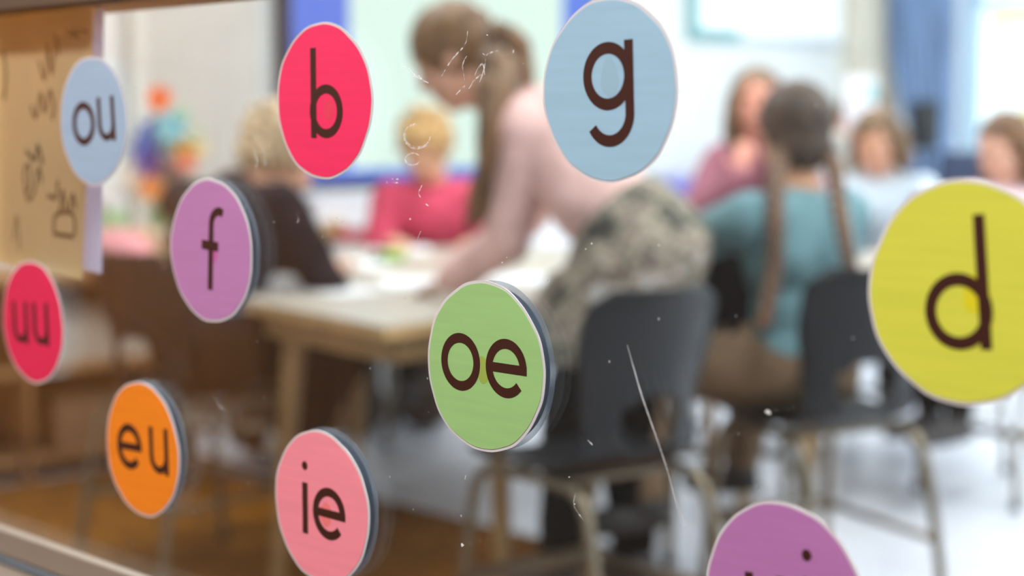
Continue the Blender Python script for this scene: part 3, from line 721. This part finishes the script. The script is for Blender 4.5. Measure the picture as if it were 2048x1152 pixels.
# ------------------------------------------------------------------ people
def frame3(f, up=V((0, 0, 1))):
    f = f.normalized(); r = f.cross(up).normalized(); u = r.cross(f).normalized()
    return Matrix((r, f, u)).transposed()     # local x=right, y=forward, z=up
def head_prims(bm, c, Mh, H):
    def E(p, r, s=3): ell(bm, c + Mh @ (V(p) * H), [q * H for q in r], Mh, s)
    E((0, -.05, .13), (.335, .41, .37)); E((0, .10, -.17), (.255, .25, .31)); E((0, .17, -.36), (.14, .13, .12))
    for s in (-1, 1):
        E((s * .15, .19, -.10), (.11, .12, .12)); E((s * .335, -.03, -.02), (.03, .07, .105), 2); E((s * .13, .285, .03), (.06, .055, .045), 2); E((s * .12, .30, .10), (.09, .05, .03), 2)
    cone(bm, c + Mh @ (V((0, .33, .06)) * H), c + Mh @ (V((0, .40, -.10)) * H), .035 * H, .055 * H); E((0, .385, -.10), (.058, .06, .045), 2)
    E((0, .325, -.235), (.085, .03, .022), 2); E((0, .32, -.275), (.07, .03, .022), 2)
def hand_prims(bm, w, d, nrm, L, side, curl=.5):
    """w wrist, d finger direction, nrm back-of-hand normal, L hand length, side +1 thumb on the +s side"""
    d = d.normalized(); nrm = (nrm - d * nrm.dot(d)).normalized(); s = d.cross(nrm).normalized() * side
    pal = L * .50
    Mp = Matrix((s, d, nrm)).transposed()
    ell(bm, w + d * pal * .52, (L * .21, pal * .62, L * .085), Mp, 3)
    for i, (off, ln) in enumerate(((.16, .40), (.055, .46), (-.05, .43), (-.15, .34))):
        p = w + d * pal * .9 + s * off * L; dd = (d + s * off * .5).normalized(); pts = [p]; a = curl * .35
        for k, q in enumerate((.45, .32, .23)):
            dk = (dd * math.cos(a) - nrm * math.sin(a)).normalized(); p = p + dk * ln * L * q; pts.append(p); a += curl * .75
        chain(bm, pts, [L * .050, L * .047, L * .043, L * .036])
    p = w + d * pal * .28 + s * L * .15; dt = (d * .6 + s * .75 - nrm * .25).normalized()
    chain(bm, [p, p + dt * L * .20, p + (dt + d * .5).normalized() * L * .36], [L * .065, L * .055, L * .04])
def ik(a, b, l1, l2, pole):
    d = b - a; L = min(d.length, (l1 + l2) * .995); dn = d.normalized(); b = a + dn * L
    x = (l1 * l1 - l2 * l2 + L * L) / (2 * L); h = math.sqrt(max(l1 * l1 - x * x, 1e-6))
    p = (pole - dn * pole.dot(dn)).normalized()
    return a + dn * x + p * h, b
m_eye = mat('eye_dark', (48, 36, 30), .2); m_lip = mat('lip', (190, 105, 98), .5)
def skin(i, c): return mat('skin_%d' % i, c, .55, var=.04, scale=20)
PID = [0]
def person(label, h, pelvis, F, lean, look, hands, feet, top, bottom, skinc, hair, shoec=(60, 55, 55), sleeve=.97, leg_cover=1.0, chestw=1.0, child=True, vox=.0065, nk=None, slim=1.0):
    """pelvis, lean (unit torso direction), look (face direction), hands/feet targets: (left, right); top/bottom are materials"""
    i = PID[0]; PID[0] += 1
    H = (.168 if child else .152) * h; half = (.113 if child else .112) * h * chestw
    tl = .29 * h; ua = .172 * h; fa = .152 * h; hl = .104 * h; th = .245 * h; sh = .235 * h
    F = F.normalized(); lean = lean.normalized(); Rr = F.cross(V((0, 0, 1))).normalized()
    chest_f = Rr.cross(lean) * -1 if Rr.cross(lean).dot(F) < 0 else Rr.cross(lean)
    neck0 = pelvis + lean * tl; look = look.normalized()
    necktop = neck0 + (nk if nk else (lean * .6 + V((0, 0, .4))).normalized() * (.045 * h))
    Mh = frame3(look); hc = necktop + Mh @ V((0, .10 * H, .36 * H))
    base = V((pelvis.x, pelvis.y, 0))
    bm = bmesh.new(); head_prims(bm, hc, Mh, H)
    chain(bm, [neck0 - lean * .03, necktop, hc + Mh @ V((0, -.08 * H, -.2 * H))], [.040 * h, .034 * h, .036 * h])
    bs = pelvis + lean * tl
    def torso(b, g):
        M = frame3(chest_f, lean)
        w = half
        ell(b, pelvis + lean * .02, ((w * .80 + g) * slim, (.075 * h + g) * slim, (.085 * h + g) * slim), M); ell(b, pelvis + lean * tl * .35, (w * .72 + g, .068 * h + g, .10 * h + g), M)
        ell(b, pelvis + lean * tl * .68, (w * .88 + g, .076 * h + g, .105 * h + g), M); ell(b, pelvis + lean * tl * .86, (w * .92 + g, .06 * h + g, .05 * h + g), M)
    torso(bm, 0)
    joints = {}
    for s, hd, ft in ((-1, hands[0], feet[0]), (1, hands[1], feet[1])):
        shd = pelvis + lean * tl * .90 + Rr * s * half * .93
        el, wr_ = ik(shd, V(hd[0]), ua, fa, V(hd[1]))
        hip = pelvis + Rr * s * .055 * h; kn, an = ik(hip, V(ft[0]), th, sh, V(ft[1]))
        joints[s] = (shd, el, wr_, hip, kn, an)
        chain(bm, [shd, el, wr_], [.036 * h, .027 * h, .019 * h])
        hand_prims(bm, wr_, V(hd[2]), V(hd[3]) if len(hd) > 3 else V((0, 0, 1)), hl, 1 if s < 0 else -1, hd[4] if len(hd) > 4 else .5)
        chain(bm, [hip, kn, an], [.056 * h * slim, .040 * h, .024 * h]); 
        toe = V(ft[2]).normalized(); ell(bm, an + toe * .05 * h + V((0, 0, -.018 * h)), (.022 * h, .07 * h, .018 * h), frame3(toe), 2)
    me = blob(bm, vox, 3, .5)
    ms = skin(i, skinc)
    o = place('person', me, [ms, m_eye, m_lip], base)
    eL = [hc + Mh @ (V((s * .13, .335, .025)) * H) - base for s in (-1, 1)]; lp_ = hc + Mh @ (V((0, .345, -.255)) * H) - base
    for p in me.polygons:
        c = p.center
        if min((c - e).length for e in eL) < .042 * H: p.material_index = 1
        else:
            q = Mh.transposed() @ (c - lp_)
            if (q.x / (.09 * H)) ** 2 + (q.z / (.035 * H)) ** 2 < 1 and q.y > -.06 * H: p.material_index = 2
    tag(o, label, 'person')
    g = .012
    # top garment
    b = bmesh.new(); torso(b, g)
    chain(b, [neck0 - lean * .05 * h, neck0 - lean * .004], [.05 * h, .043 * h])
    for s in (-1, 1):
        shd, el, wr_, hip, kn, an = joints[s]; c = el + (wr_ - el) * sleeve if sleeve > 0 else None
        chain(b, [neck0 - lean * .025 * h, shd], [.040 * h, .045 * h])
        if c is not None: chain(b, [shd, el, c], [.045 * h + g * .4, .034 * h + g * .5, .026 * h + g * .4])
    me = blob(b, vox * 1.25, 4, .5, .006, 14)
    place('jumper', me, top, base, o)
    # bottoms
    b = bmesh.new(); M = frame3(chest_f, lean)
    ell(b, pelvis + lean * .0, ((half * .86 + g * .6) * slim, (.083 * h + g * .4) * slim, .082 * h * slim), M)
    for s in (-1, 1):
        shd, el, wr_, hip, kn, an = joints[s]
        chain(b, [hip, kn, kn + (an - kn) * .92 * leg_cover], [(.063 * h + g * .3) * slim, .047 * h + g * .3, .034 * h])
    place('trousers' if leg_cover > .5 else 'shorts', blob(b, vox * 1.25, 4, .5, .005, 16), bottom, base, o)
    for s, ft in ((-1, feet[0]), (1, feet[1])):
        an = joints[s][5]; toe = V(ft[2]).normalized(); b = bmesh.new(); Mf = frame3(toe)
        ell(b, an + toe * .045 * h + V((0, 0, -.020 * h)), (.031 * h, .088 * h, .024 * h), Mf); ell(b, an + V((0, 0, -.008 * h)), (.031 * h, .036 * h, .032 * h), Mf)
        ell(b, an + toe * .04 * h + V((0, 0, -.036 * h)), (.033 * h, .09 * h, .010 * h), Mf)
        place('shoe', blob(b, .006, 3), mat('shoe_%d_%d_%d' % shoec, shoec, .6), base, o)
    hair(o, base, hc, Mh, H, neck0)
    o['j'] = 0; del o['j']
    return o, joints, hc, Mh, H, base, neck0, lean
def hair_mat(nm, c, c2): return mat('hair_' + nm, c, .5, col2=c2, scale=26, stretch=(1, 1, .18), bump=.5, bscale=90, spec=.4)
def cap(b, c, M, H, back=-.09, gx=.375, gy=.425, gz=.40):
    ell(b, c + M @ (V((0, back, .17)) * H), (gx * H, gy * H, gz * H), M)
def hair_short(m, amp=.012):
    def f(o, base, c, M, H, nk):
        b = bmesh.new(); cap(b, c, M, H, -.10, .40, .44, .42); ell(b, c + M @ (V((0, -.22, -.05)) * H), (.33 * H, .27 * H, .27 * H), M)
        for s in (-1, 1): ell(b, c + M @ (V((s * .30, .0, .12)) * H), (.09 * H, .18 * H, .2 * H), M)
        ell(b, c + M @ (V((0, .24, .38)) * H), (.27 * H, .13 * H, .12 * H), M)
        rn = random.Random(4)
        for _ in range(26):
            th = rn.uniform(0, 6.28); ph = rn.uniform(.1, 1.5); q = V((math.cos(th) * math.sin(ph) * .37, -.10 + math.sin(th) * math.sin(ph) * .41, .17 + math.cos(ph) * .40))
            ell(b, c + M @ (q * H), .085 * H, sub=2)
        place('hair', blob(b, .0065, 2, .5, amp, 45), m, base, o)
    return f
def hair_long(m, length=1.0, width=1.0, front=0.0):
    def f(o, base, c, M, H, nk):
        b = bmesh.new(); cap(b, c, M, H)
        for s in (-1, 1):
            for k, y in enumerate((-.02, -.16, -.28)):
                p0 = c + M @ (V((s * .34, y, .12)) * H); p1 = c + M @ (V((s * .37 * width, y + front, -.25)) * H); p2 = V((p1.x, p1.y, p1.z - .45 * H * length)) ; p3 = V((p1.x, p1.y, p1.z - .9 * H * length))
                chain(b, [p0, p1, p2, p3], [.10 * H, .11 * H, .11 * H, .06 * H])
        for x in (-.2, 0, .2):
            p0 = c + M @ (V((x, -.40, .1)) * H); p1 = c + M @ (V((x, -.42, -.3)) * H); p2 = V((p1.x, p1.y, p1.z - .9 * H * length)); chain(b, [p0, p1, p2], [.12 * H, .12 * H, .08 * H])
        place('hair', blob(b, .0075, 2, .5, .006, 40, (1, 1, .25)), m, base, o)
    return f

# --- child A: charcoal jumper, blond, left
UPZ = V((0, 0, 1)); DN = V((0, 0, -1))
hb = hair_mat('blond', (212, 188, 154), (176, 148, 116)); hbr = hair_mat('brown', (80, 62, 48), (54, 40, 32)); hlb = hair_mat('lightbrown', (116, 88, 60), (88, 64, 42))
hch = hair_mat('chestnut', (120, 84, 54), (86, 60, 42))
m_char = mat('charcoal_knit', (34, 38, 48), .95, var=.1, spec=.1, scale=12, bump=.4, bscale=150)
m_dtr = mat('dark_trousers', (36, 32, 30), .9, spec=.1)
m_teal = mat('teal_jersey', (108, 144, 152), .9, var=.05, scale=8, bump=.2, bscale=160)
m_btr = mat('brown_trousers', (122, 98, 76), .9, var=.1, spec=.2)
FA = V((.66, .75, 0))
pa = V((-.82, 4.62, .60))
person('seated person in charcoal jumper with short blond hair, bent over the table at left', 1.52, pa, FA, V((.14, .24, 1)), V((.78, .40, -.55)),
       [((-.57, 5.10, .79), (-.3, .6, -.6), (1, .5, 0), (0, 0, 1), .3), ((-.545, 4.86, .80), (.4, -.9, -.5), (.6, 1, 0), (0, 0, 1), .3)],
       [((-.66, 4.98, .30), (.6, 0, .8), (.9, .2, -.15)), ((-.60, 4.80, .30), (.6, 0, .8), (.9, .2, -.2))], m_char, m_dtr, (226, 172, 144), hair_short(hb, .018), shoec=(214, 206, 200), chestw=1.28, nk=V((.055, .05, .02)))
chair(pa.x - .03, pa.y - .03, (FA.x, FA.y), 'dark shell chair under the charcoal jumper at left')
# --- child B: pink-red shirt behind the tables
m_red = mat('pinkred_shirt', (216, 72, 102), .85, var=.1, scale=8)
pb_ = V((-.28, 6.58, .56))
person('seated person in pink-red shirt with fluffy blond hair, facing the glass behind the tables', 1.48, pb_, V((.05, -1, 0)), V((-.04, -.25, 1)), V((-.35, -.9, -.5)),
       [((-.10, 6.18, .79), (.35, .3, -.9), (-.6, -.8, 0), (0, 0, 1), .4), ((-.44, 6.16, .79), (-.35, .3, -.9), (.5, -.85, 0), (0, 0, 1), .4)],
       [((-.22, 6.25, .28), (0, -.6, .8), (0, -1, -.1)), ((-.38, 6.25, .28), (0, -.6, .8), (0, -1, -.1))], m_red, m_dtr, (226, 172, 140), hair_short(hair_mat('sand', (206, 168, 110), (160, 120, 74)), .02), chestw=1.05, vox=.008)
chair(pb_.x, pb_.y, (0, -1), 'dark shell chair under the pink-red shirt')
# --- child C: teal, braids
FC = V((-.62, .78, 0)).normalized()
pc = V((.715, 4.20, .60))
oC, jC, hcC, MC, HC, bC, nkC, lnC = person('seated person in teal jumper with two long brown braids, back to the glass', 1.46, pc, FC, V((-.02, .12, 1)), V((-.25, .95, -.12)),
       [((.30, 4.66, .79), (-1, -.3, .1), (-.5, .8, 0), (0, 0, 1), .4), ((.88, 4.82, .80), (.9, .1, -.5), (0, 1, 0), (0, 0, 1), .4)],
       [((.33, 4.15, .28), (-.8, .3, .6), (-.95, -.1, -.1)), ((.62, 4.62, .27), (-.2, .7, .6), (-.7, .6, -.1))], m_teal, m_btr, (216, 160, 126), lambda *a: None, shoec=(40, 36, 36), chestw=1.08)
b = bmesh.new(); cap(b, hcC, MC, HC, -.09, .385, .43, .41); ell(b, hcC + MC @ (V((0, -.25, -.1)) * HC), (.31 * HC, .22 * HC, .28 * HC), MC)
place('hair', blob(b, .0065, 3, .5, .004, 60, (1, 1, .3)), hbr, bC, oC)
for pts in ([(1562, 300, 4.22), (1553, 350, 4.12), (1551, 430, 4.06), (1550, 520, 4.05), (1540, 590, 4.03), (1526, 650, 4.02)], [(1650, 300, 4.27), (1668, 340, 4.17), (1680, 420, 4.08), (1694, 500, 4.05), (1706, 570, 4.03)]):
    P = smoothpath([at(*p) for p in pts], 7); b = bmesh.new(); n = len(P)
    for k, p in enumerate(P):
        s = (-1) ** k; r = .019 * (1 - .35 * k / n)
        ell(b, p + V((s * .008, 0, 0)), (r, r * .9, r * 1.15), sub=2)
    tube(b, [tuple(p) for p in P], .012)
    place('braid', blob(b, .005, 1, .4), hair_mat('braid', (112, 82, 60), (84, 60, 44)), bC, oC)
    tip = P[-1]; b = bmesh.new(); ell(b, tip + V((0, 0, .01)), (.014, .014, .010), sub=2); place('hair_tie', blob(b, .004, 1), mat('tie', (150, 90, 60), .7), bC, oC)
chair(pc.x + .035, pc.y - .045, (-.42, .91), 'dark shell chair under the teal jumper')
# --- child D: mauve sweater, long hair, hand at face
m_mauve = mat('mauve_jumper', (150, 92, 108), .9, var=.06)
pd = at(1515, 420, 6.5); pd.z = .66
person('seated person in mauve jumper with long brown hair, hands raised to the face', 1.56, pd, V((-.1, -1, 0)), V((-.02, -.06, 1)), V((-.05, -1, .12)),
       [((pd.x + .02, 6.28, 1.14), (.6, -.3, -.8), (.0, .25, 1), (0, -1, .2), .6), ((pd.x - .10, 6.25, 1.02), (-.6, -.3, -.8), (.25, .2, 1), (0, -1, .2), .6)],
       [((pd.x + .1, 6.2, .28), (0, -.6, .8), (0, -1, -.1)), ((pd.x - .1, 6.2, .28), (0, -.6, .8), (0, -1, -.1))], m_mauve, m_dtr, (220, 150, 128), hair_long(hlb, 1.3), vox=.008, chestw=.80)
chair(pd.x, pd.y + .02, (0, -1), 'dark shell chair under the mauve jumper')
# --- child E: pale jumper, brown bob
m_pale = mat('pale_jumper', (206, 218, 230), .9, var=.04)
pe = at(1768, 420, 6.45); pe.z = .60
person('seated person in pale blue-white jumper with brown bob, behind the teal jumper', 1.40, pe, V((-.35, -1, 0)), V((-.08, -.18, 1)), V((-.5, -.9, -.4)),
       [((pe.x + .05, 6.0, .79), (.9, .1, -.4), (-.4, -.9, 0), (0, 0, 1), .4), ((pe.x - .24, 6.02, .79), (-.9, .1, -.4), (.2, -.9, 0), (0, 0, 1), .4)],
       [((pe.x - .05, 6.1, .28), (0, -.6, .8), (0, -1, -.1)), ((pe.x - .25, 6.1, .28), (0, -.6, .8), (0, -1, -.1))], m_pale, m_dtr, (222, 164, 134), hair_long(hlb, .22, 1.05), vox=.008)
chair(pe.x, pe.y + .02, (-.35, -1), 'dark shell chair under the pale jumper with brown bob')
# --- child G: holds up a sheet before the face
m_cream = mat('cream_jumper', (222, 216, 206), .9, var=.04)
pg = at(1742, 420, 7.35); pg.z = .73
cardp = at(1722, 203, 6.85)
person('standing person in cream jumper holding a white sheet up before the face', 1.34, pg, V((-.3, -1, 0)), V((-.12, -.02, 1)), V((-.4, -1, .0)),
       [(tuple(at(1762, 262, 6.85)), (.5, 0, -.9), (-.35, -.15, 1), (.5, .85, 0), .7), (tuple(at(1690, 265, 6.85)), (-.6, 0, -.8), (.2, -.15, 1), (-.5, .85, 0), .7)],
       [((pg.x + .10, 7.27, .09), (0, -1, .1), (0, -1, 0)), ((pg.x - .10, 7.27, .09), (0, -1, .1), (0, -1, 0))], m_cream, m_dtr, (222, 150, 124), hair_long(hch, .5), vox=.008)
t = thing('paper_sheet', 'white sheet with a teal corner held up by the person in cream', 'paper', cardp)
obj('sheet', bx(-.062, .062, -.001, .001, -.10, .10), mat('sheet_white', (246, 244, 252), .6), t)
obj('printed_patch', bx(.02, .058, -.0018, -.001, .0, .07), mat('patch_teal', (140, 205, 214), .6), t)
# --- child F far right
m_pinkp = mat('pale_pink', (236, 206, 212), .9, var=.04)
pf = at(2030, 450, 5.6); pf.z = .60
person('seated person in pale pink jumper with brown hair at the right edge', 1.34, pf, V((-.7, -.6, 0)), V((-.05, -.05, 1)), V((-.8, -.55, -.25)),
       [((pf.x - .15, 5.25, .79), (.3, -.9, -.4), (-.9, -.2, 0), (0, 0, 1), .4), ((pf.x - .25, 5.55, .79), (-.3, .9, -.4), (-.9, -.2, 0), (0, 0, 1), .4)],
       [((pf.x - .25, 5.3, .28), (-.6, -.3, .8), (-1, -.4, -.1)), ((pf.x - .3, 5.45, .28), (-.6, -.3, .8), (-1, -.4, -.1))], m_pinkp, m_dtr, (226, 170, 146), hair_long(hch, .25), vox=.008)
chair(pf.x, pf.y + .0, (-.7, -.6), 'dark shell chair under the pale pink jumper')
# --- teacher
m_pink = mat('blush_jumper', (238, 194, 188), .9, var=.06, scale=6, bump=.2, bscale=120)
m_tights = mat('dark_tights', (14, 11, 9), .9, spec=.08)
FT = V((-.90, .44, 0)); pt = V((.275, 4.04, .935))
lnT = V((-.37, .53, .50)).normalized()
oT, jT, hcT, MT, HT, bT, nkT, lnT_ = person('standing person in blush pink jumper and patterned skirt, bent over the table', 1.66, pt, FT, lnT, V((-.90, .12, -.50)),
       [(tuple(at(905, 556, 4.40)), (.5, -.6, -.5), (-.75, .35, -.35), (0, 0, 1), .6), (tuple(at(1000, 520, 4.95)), (.6, .5, -.4), (-.9, .2, -.2), (0, 0, 1), .6)],
       [((.11, 3.98, .10), (-.7, .7, .1), (-.7, .7, 0)), ((.30, 4.18, .10), (-.7, .7, .1), (-.7, .7, 0))], m_pink, m_tights, (214, 160, 134), lambda *a: None, child=False, vox=.007, chestw=.92, nk=V((-.14, .0, .065)), slim=.66)
# patterned skirt
m_skirt = bpy.data.materials.new('skirt_pattern'); m_skirt.use_nodes = True
nt = m_skirt.node_tree; n = nt.nodes; L = nt.links
tc = n.new('ShaderNodeTexCoord'); vz = n.new('ShaderNodeTexNoise'); vz.inputs['Scale'].default_value = 13; vz.inputs['Detail'].default_value = 2.5; L.new(tc.outputs['Object'], vz.inputs['Vector'])
rp = n.new('ShaderNodeValToRGB'); rp.color_ramp.interpolation = 'EASE'
el = rp.color_ramp.elements; el[0].position = .34; el[0].color = lin((58, 52, 50)); el[1].position = .66; el[1].color = lin((184, 180, 178))
for p_, c_ in ((.43, (84, 84, 70)), (.50, (158, 146, 130)), (.55, (98, 84, 78)), (.61, (166, 150, 132))):
    e = el.new(p_); e.color = lin(c_)
L.new(vz.outputs['Fac'], rp.inputs[0]); L.new(rp.outputs[0], n['Principled BSDF'].inputs['Base Color']); n['Principled BSDF'].inputs['Roughness'].default_value = .85
b = bmesh.new(); seg = 72; rings = []
for j in range(25):
    t_ = j / 24
    c = (pt + lnT_ * .075).lerp(pt + V((.02, -.01, -.03)), min(1, t_ / .35)) if t_ < .35 else (pt + V((.02, -.01, -.03))).lerp(V((.165, 4.05, .655)), (t_ - .35) / .65)
    up = lnT_.lerp(UPZ, min(1, t_ / .5)).normalized(); Mk = frame3(FT, up); sd = FT.cross(UPZ).normalized(); fw = up.cross(sd).normalized() * -1
    if fw.dot(FT) < 0: fw = -fw
    ry = .160 + .030 * math.sin(min(1, t_ * 2.2) * PI / 2) ; rx = .140 + .040 * math.sin(min(1, t_ * 2.2) * PI / 2)
    fl = .07 * t_
    rings.append([b.verts.new(c + sd * (ry * (1 + fl * math.sin(k * 2 * PI / seg * 9))) * math.cos(2 * PI * k / seg) + fw * (rx * (1 + fl * math.sin(k * 2 * PI / seg * 9 + 1))) * math.sin(2 * PI * k / seg)) for k in range(seg)])
for x, y in zip(rings, rings[1:]):
    for k in range(seg): b.faces.new((x[k], x[(k + 1) % seg], y[(k + 1) % seg], y[k]))
me = bpy.data.meshes.new('skirt'); bmesh.ops.recalc_face_normals(b, faces=b.faces[:]); b.to_mesh(me); b.free()
for p in me.polygons: p.use_smooth = True
sk = place('skirt', me, m_skirt, bT, oT); md = sk.modifiers.new('s', 'SOLIDIFY'); md.thickness = .004
# teacher hair: crown, ponytail, falling strands
m_ht = hair_mat('teacher', (132, 96, 62), (88, 64, 46))
b = bmesh.new(); cap(b, hcT, MT, HT, -.09, .39, .45, .42); ell(b, hcT + MT @ (V((0, -.28, .0)) * HT), (.32 * HT, .24 * HT, .3 * HT), MT)
def strand(b, pts, r0, r1):
    P = smoothpath([at(*p) for p in pts], 5); n = len(P)
    chain(b, P, [r0 + (r1 - r0) * k / (n - 1) for k in range(n)], 1)
Yh = hcT.y
def hy(d): return Yh + d * 2.2 - .06
strand(b, [(1000, 60, hy(-.02)), (1040, 100, hy(0)), (1050, 180, hy(0)), (1040, 270, hy(.02)), (1025, 340, hy(.03))], .032, .022)
strand(b, [(985, 120, hy(-.06)), (1000, 190, hy(-.07)), (1000, 270, hy(-.07)), (985, 350, hy(-.06)), (965, 430, hy(-.05))], .042, .026)
strand(b, [(975, 170, hy(-.09)), (975, 250, hy(-.1)), (968, 330, hy(-.09)), (950, 400, hy(-.08)), (940, 450, hy(-.07))], .032, .014)
strand(b, [(1015, 130, hy(-.04)), (1020, 230, hy(-.05)), (1010, 320, hy(-.05)), (985, 400, hy(-.04))], .036, .018)
place('hair', blob(b, .007, 2, .5, .007, 40, (1, 1, .25)), m_ht, bT, oT)
b = bmesh.new(); ell(b, at(1008, 62, hy(-.01)), (.026, .026, .02), sub=2); place('hair_tie', blob(b, .005, 1), mat('tie', (60, 40, 40), .7), bT, oT)

# ------------------------------------------------------------------ things on the tables
def on_table(px, py): 
    p = at(px, py, 5); d = p - V((0, 0, CAM_H)); k = (TZ - CAM_H) / d.z; return V((0, 0, CAM_H)) + d * k
m_sheet = mat('worksheet', (244, 246, 250), .7, var=.01); m_print = mat('print_grey', (180, 190, 200), .8)
wk = None
for i, (px, py, rz, lab) in enumerate(((700, 530, .5, 'white worksheet on the table before the charcoal sleeve'), (650, 580, .9, 'white worksheet nearest the left edge of the table'), (1040, 560, -.3, 'white worksheet on the table beside the patterned skirt'), (840, 565, .2, 'white worksheet under the hand of the bent-over person'), (800, 500, .1, 'white worksheet before the pink-red shirt'))):
    p = on_table(px, py); p.z = TZ
    if wk is None:
        wk = thing('worksheet', lab, 'paper', p, rz, 'worksheets on the tables'); obj('sheet', bx(-.105, .105, -.1485, .1485, .0004, .0012), m_sheet, wk)
        bm = bmesh.new()
        for k in range(7): box(bm, -.08, .08 - .02 * (k % 3), .12 - k * .035, .124 - k * .035, .0012, .0016)
        obj('printed_lines', bm, m_print, wk)
    else: copy_tree(wk, p, rz, lab)
p = on_table(792, 522); t = thing('glue_stick', 'small green glue stick lying on the table', 'glue stick', p, .3)
bm = bmesh.new(); cone(bm, (-.05, 0, .017), (.03, 0, .017), .016, .016, 20); obj('tube', bm, mat('glue_green', (150, 190, 60), .4), t)
bm = bmesh.new(); cone(bm, (-.075, 0, .017), (-.05, 0, .017), .0165, .0165, 20); obj('cap', bm, mat('glue_cap', (34, 66, 44), .4), t)
p = on_table(735, 485); t = thing('pencil_case', 'red pencil case on the far table beside the pink-red shirt', 'pencil case', p, .05)
bm = bx(-.11, .11, -.035, .035, 0.0, .05, .014); obj('case', bm, mat('case_red', (206, 52, 76), .7), t, smooth=True)
obj('zip', bx(-.1, .1, -.003, .003, .0495, .0525), mat('zip_dark', (90, 40, 46), .5), t)
p = on_table(664, 478); t = thing('wooden_box', 'small wooden box on the far table left of the red pencil case', 'box', p, .1)
obj('body', bx(-.05, .05, -.04, .04, 0, .06, .004), m_edge, t); obj('lid', bx(-.053, .053, -.043, .043, .06, .07, .003), m_edge, t)
t = thing('open_book', 'open picture book on the cream table beside the teal sleeve', 'book', V((.78, 5.45, TZ)), .3)
for s in (-1, 1):
    bm = bmesh.new(); box(bm, 0, .17 * s, -.12, .12, .0005, .010, 0); obj('page_block', bm, m_sheet, t)

# extra empty chairs and things seen between the legs
chair(.63, 4.90, (.05, 1), 'empty dark shell chair between the two groups of tables')
# added brown floor sheet, its colour standing in for the warm glass reflection
obj_r = tag(obj('veil_tint_sheet', bx(-5.25, -1.9, 1.10, 3.45, 0.0005, .008, .003), mat('veil_tint_brown', (142, 90, 24), .95, spec=.1, var=.15, scale=12, bump=.5, bscale=150), rotz=TH), 'brown floor sheet added under the left chair, tinted like the warm reflection in the glass', 'veil_tint_sheet')
p = at(1850, 250, 8.7)
t = thing('loudspeaker', 'small black loudspeaker on a thin stand before the slate blue curtain', 'speaker', (p.x, p.y, 0), TH)
obj('cabinet', bx(-.055, .055, -.06, .06, p.z - .12, p.z + .12, .008), mat('speaker_black', (30, 32, 36), .6), t)
obj('cone', ell(bmesh.new(), (0, -.06, p.z - .03), (.04, .008, .04)), m_shell, t, smooth=True)
bm = bmesh.new(); cone(bm, (0, 0, .02), (0, 0, p.z - .12), .011, .011); obj('pole', bm, m_shell, t)
obj('base', lathe(bmesh.new(), [(.13, 0), (.13, .012), (.03, .02), (.012, .03)], 28), m_shell, t)
chair(-.86, 5.72, (1, .1), 'dark shell chair at the left side of the far table')
bag = None
for a, b, rz, lab in ((-5.08, 3.62, .2, 'brown school bag on the floor by the grey door, nearest the glass'), (-5.12, 4.02, -.1, 'brown school bag on the floor between two others under the screen'), (-5.14, 4.42, .15, 'brown school bag on the floor before the first white cupboard')):
    if bag is None:
        bag = thing('school_bag', lab, 'bag', RM(a, b, 0), TH + PI / 2 + rz, 'brown school bags on the floor')
        bm = bmesh.new(); ell(bm, (0, 0, .13), (.16, .09, .13)); ell(bm, (0, 0, .26), (.14, .075, .14)); ell(bm, (0, -.07, .12), (.11, .05, .09))
        bm2 = blob(bm, .012, 4); link('body', bm2, mat('bag_brown', (70, 50, 34), .8, bump=.2), bag)
        obj('handle', tube(bmesh.new(), [(.04 * math.cos(q), 0, .385 + .045 * math.sin(q)) for q in [PI * i / 10 for i in range(11)]], .008, 8), mat('bag_strap', (44, 34, 28), .8), bag, smooth=True)
        for sx in (-1, 1): obj('shoulder_strap', tube(bmesh.new(), smoothpath([(sx * .07, .05, .37), (sx * .09, .11, .26), (sx * .10, .10, .12), (sx * .11, .06, .05)], 5), .012, 8), MATS['bag_strap'], bag, smooth=True)
    else: copy_tree(bag, RM(a, b, 0), TH + PI / 2 + rz, lab)
# dark swivel chair by the curtain
p = at(1898, 330, 8.2)
t = thing('swivel_chair', 'navy padded swivel chair by the curtain', 'chair', (p.x, p.y, 0), .3)
m_navy = mat('navy_fabric', (50, 60, 86), .9)
obj('backrest', bx(-.16, .16, -.21, -.15, .66, p.z + .07, .03), m_navy, t); obj('seat', bx(-.22, .22, -.2, .22, .46, .53, .03), m_navy, t)
bm = bmesh.new(); cone(bm, (0, 0, .1), (0, 0, .46), .025, .025); obj('column', bm, m_shell, t)
obj('back_post', bx(-.03, .03, -.235, -.21, .42, .85, .004), m_shell, t)
for k in range(5):
    a = k * 2 * PI / 5; bm = bmesh.new(); cone(bm, (.02 * math.cos(a), .02 * math.sin(a), .10), (.26 * math.cos(a), .26 * math.sin(a), .065), .022, .014)
    f = obj('base_arm', bm, m_shell, t); bm = bmesh.new(); ell(bm, (.26 * math.cos(a), .26 * math.sin(a), .028), (.028, .028, .028), sub=2); obj('castor', bm, m_shell, f, smooth=True)
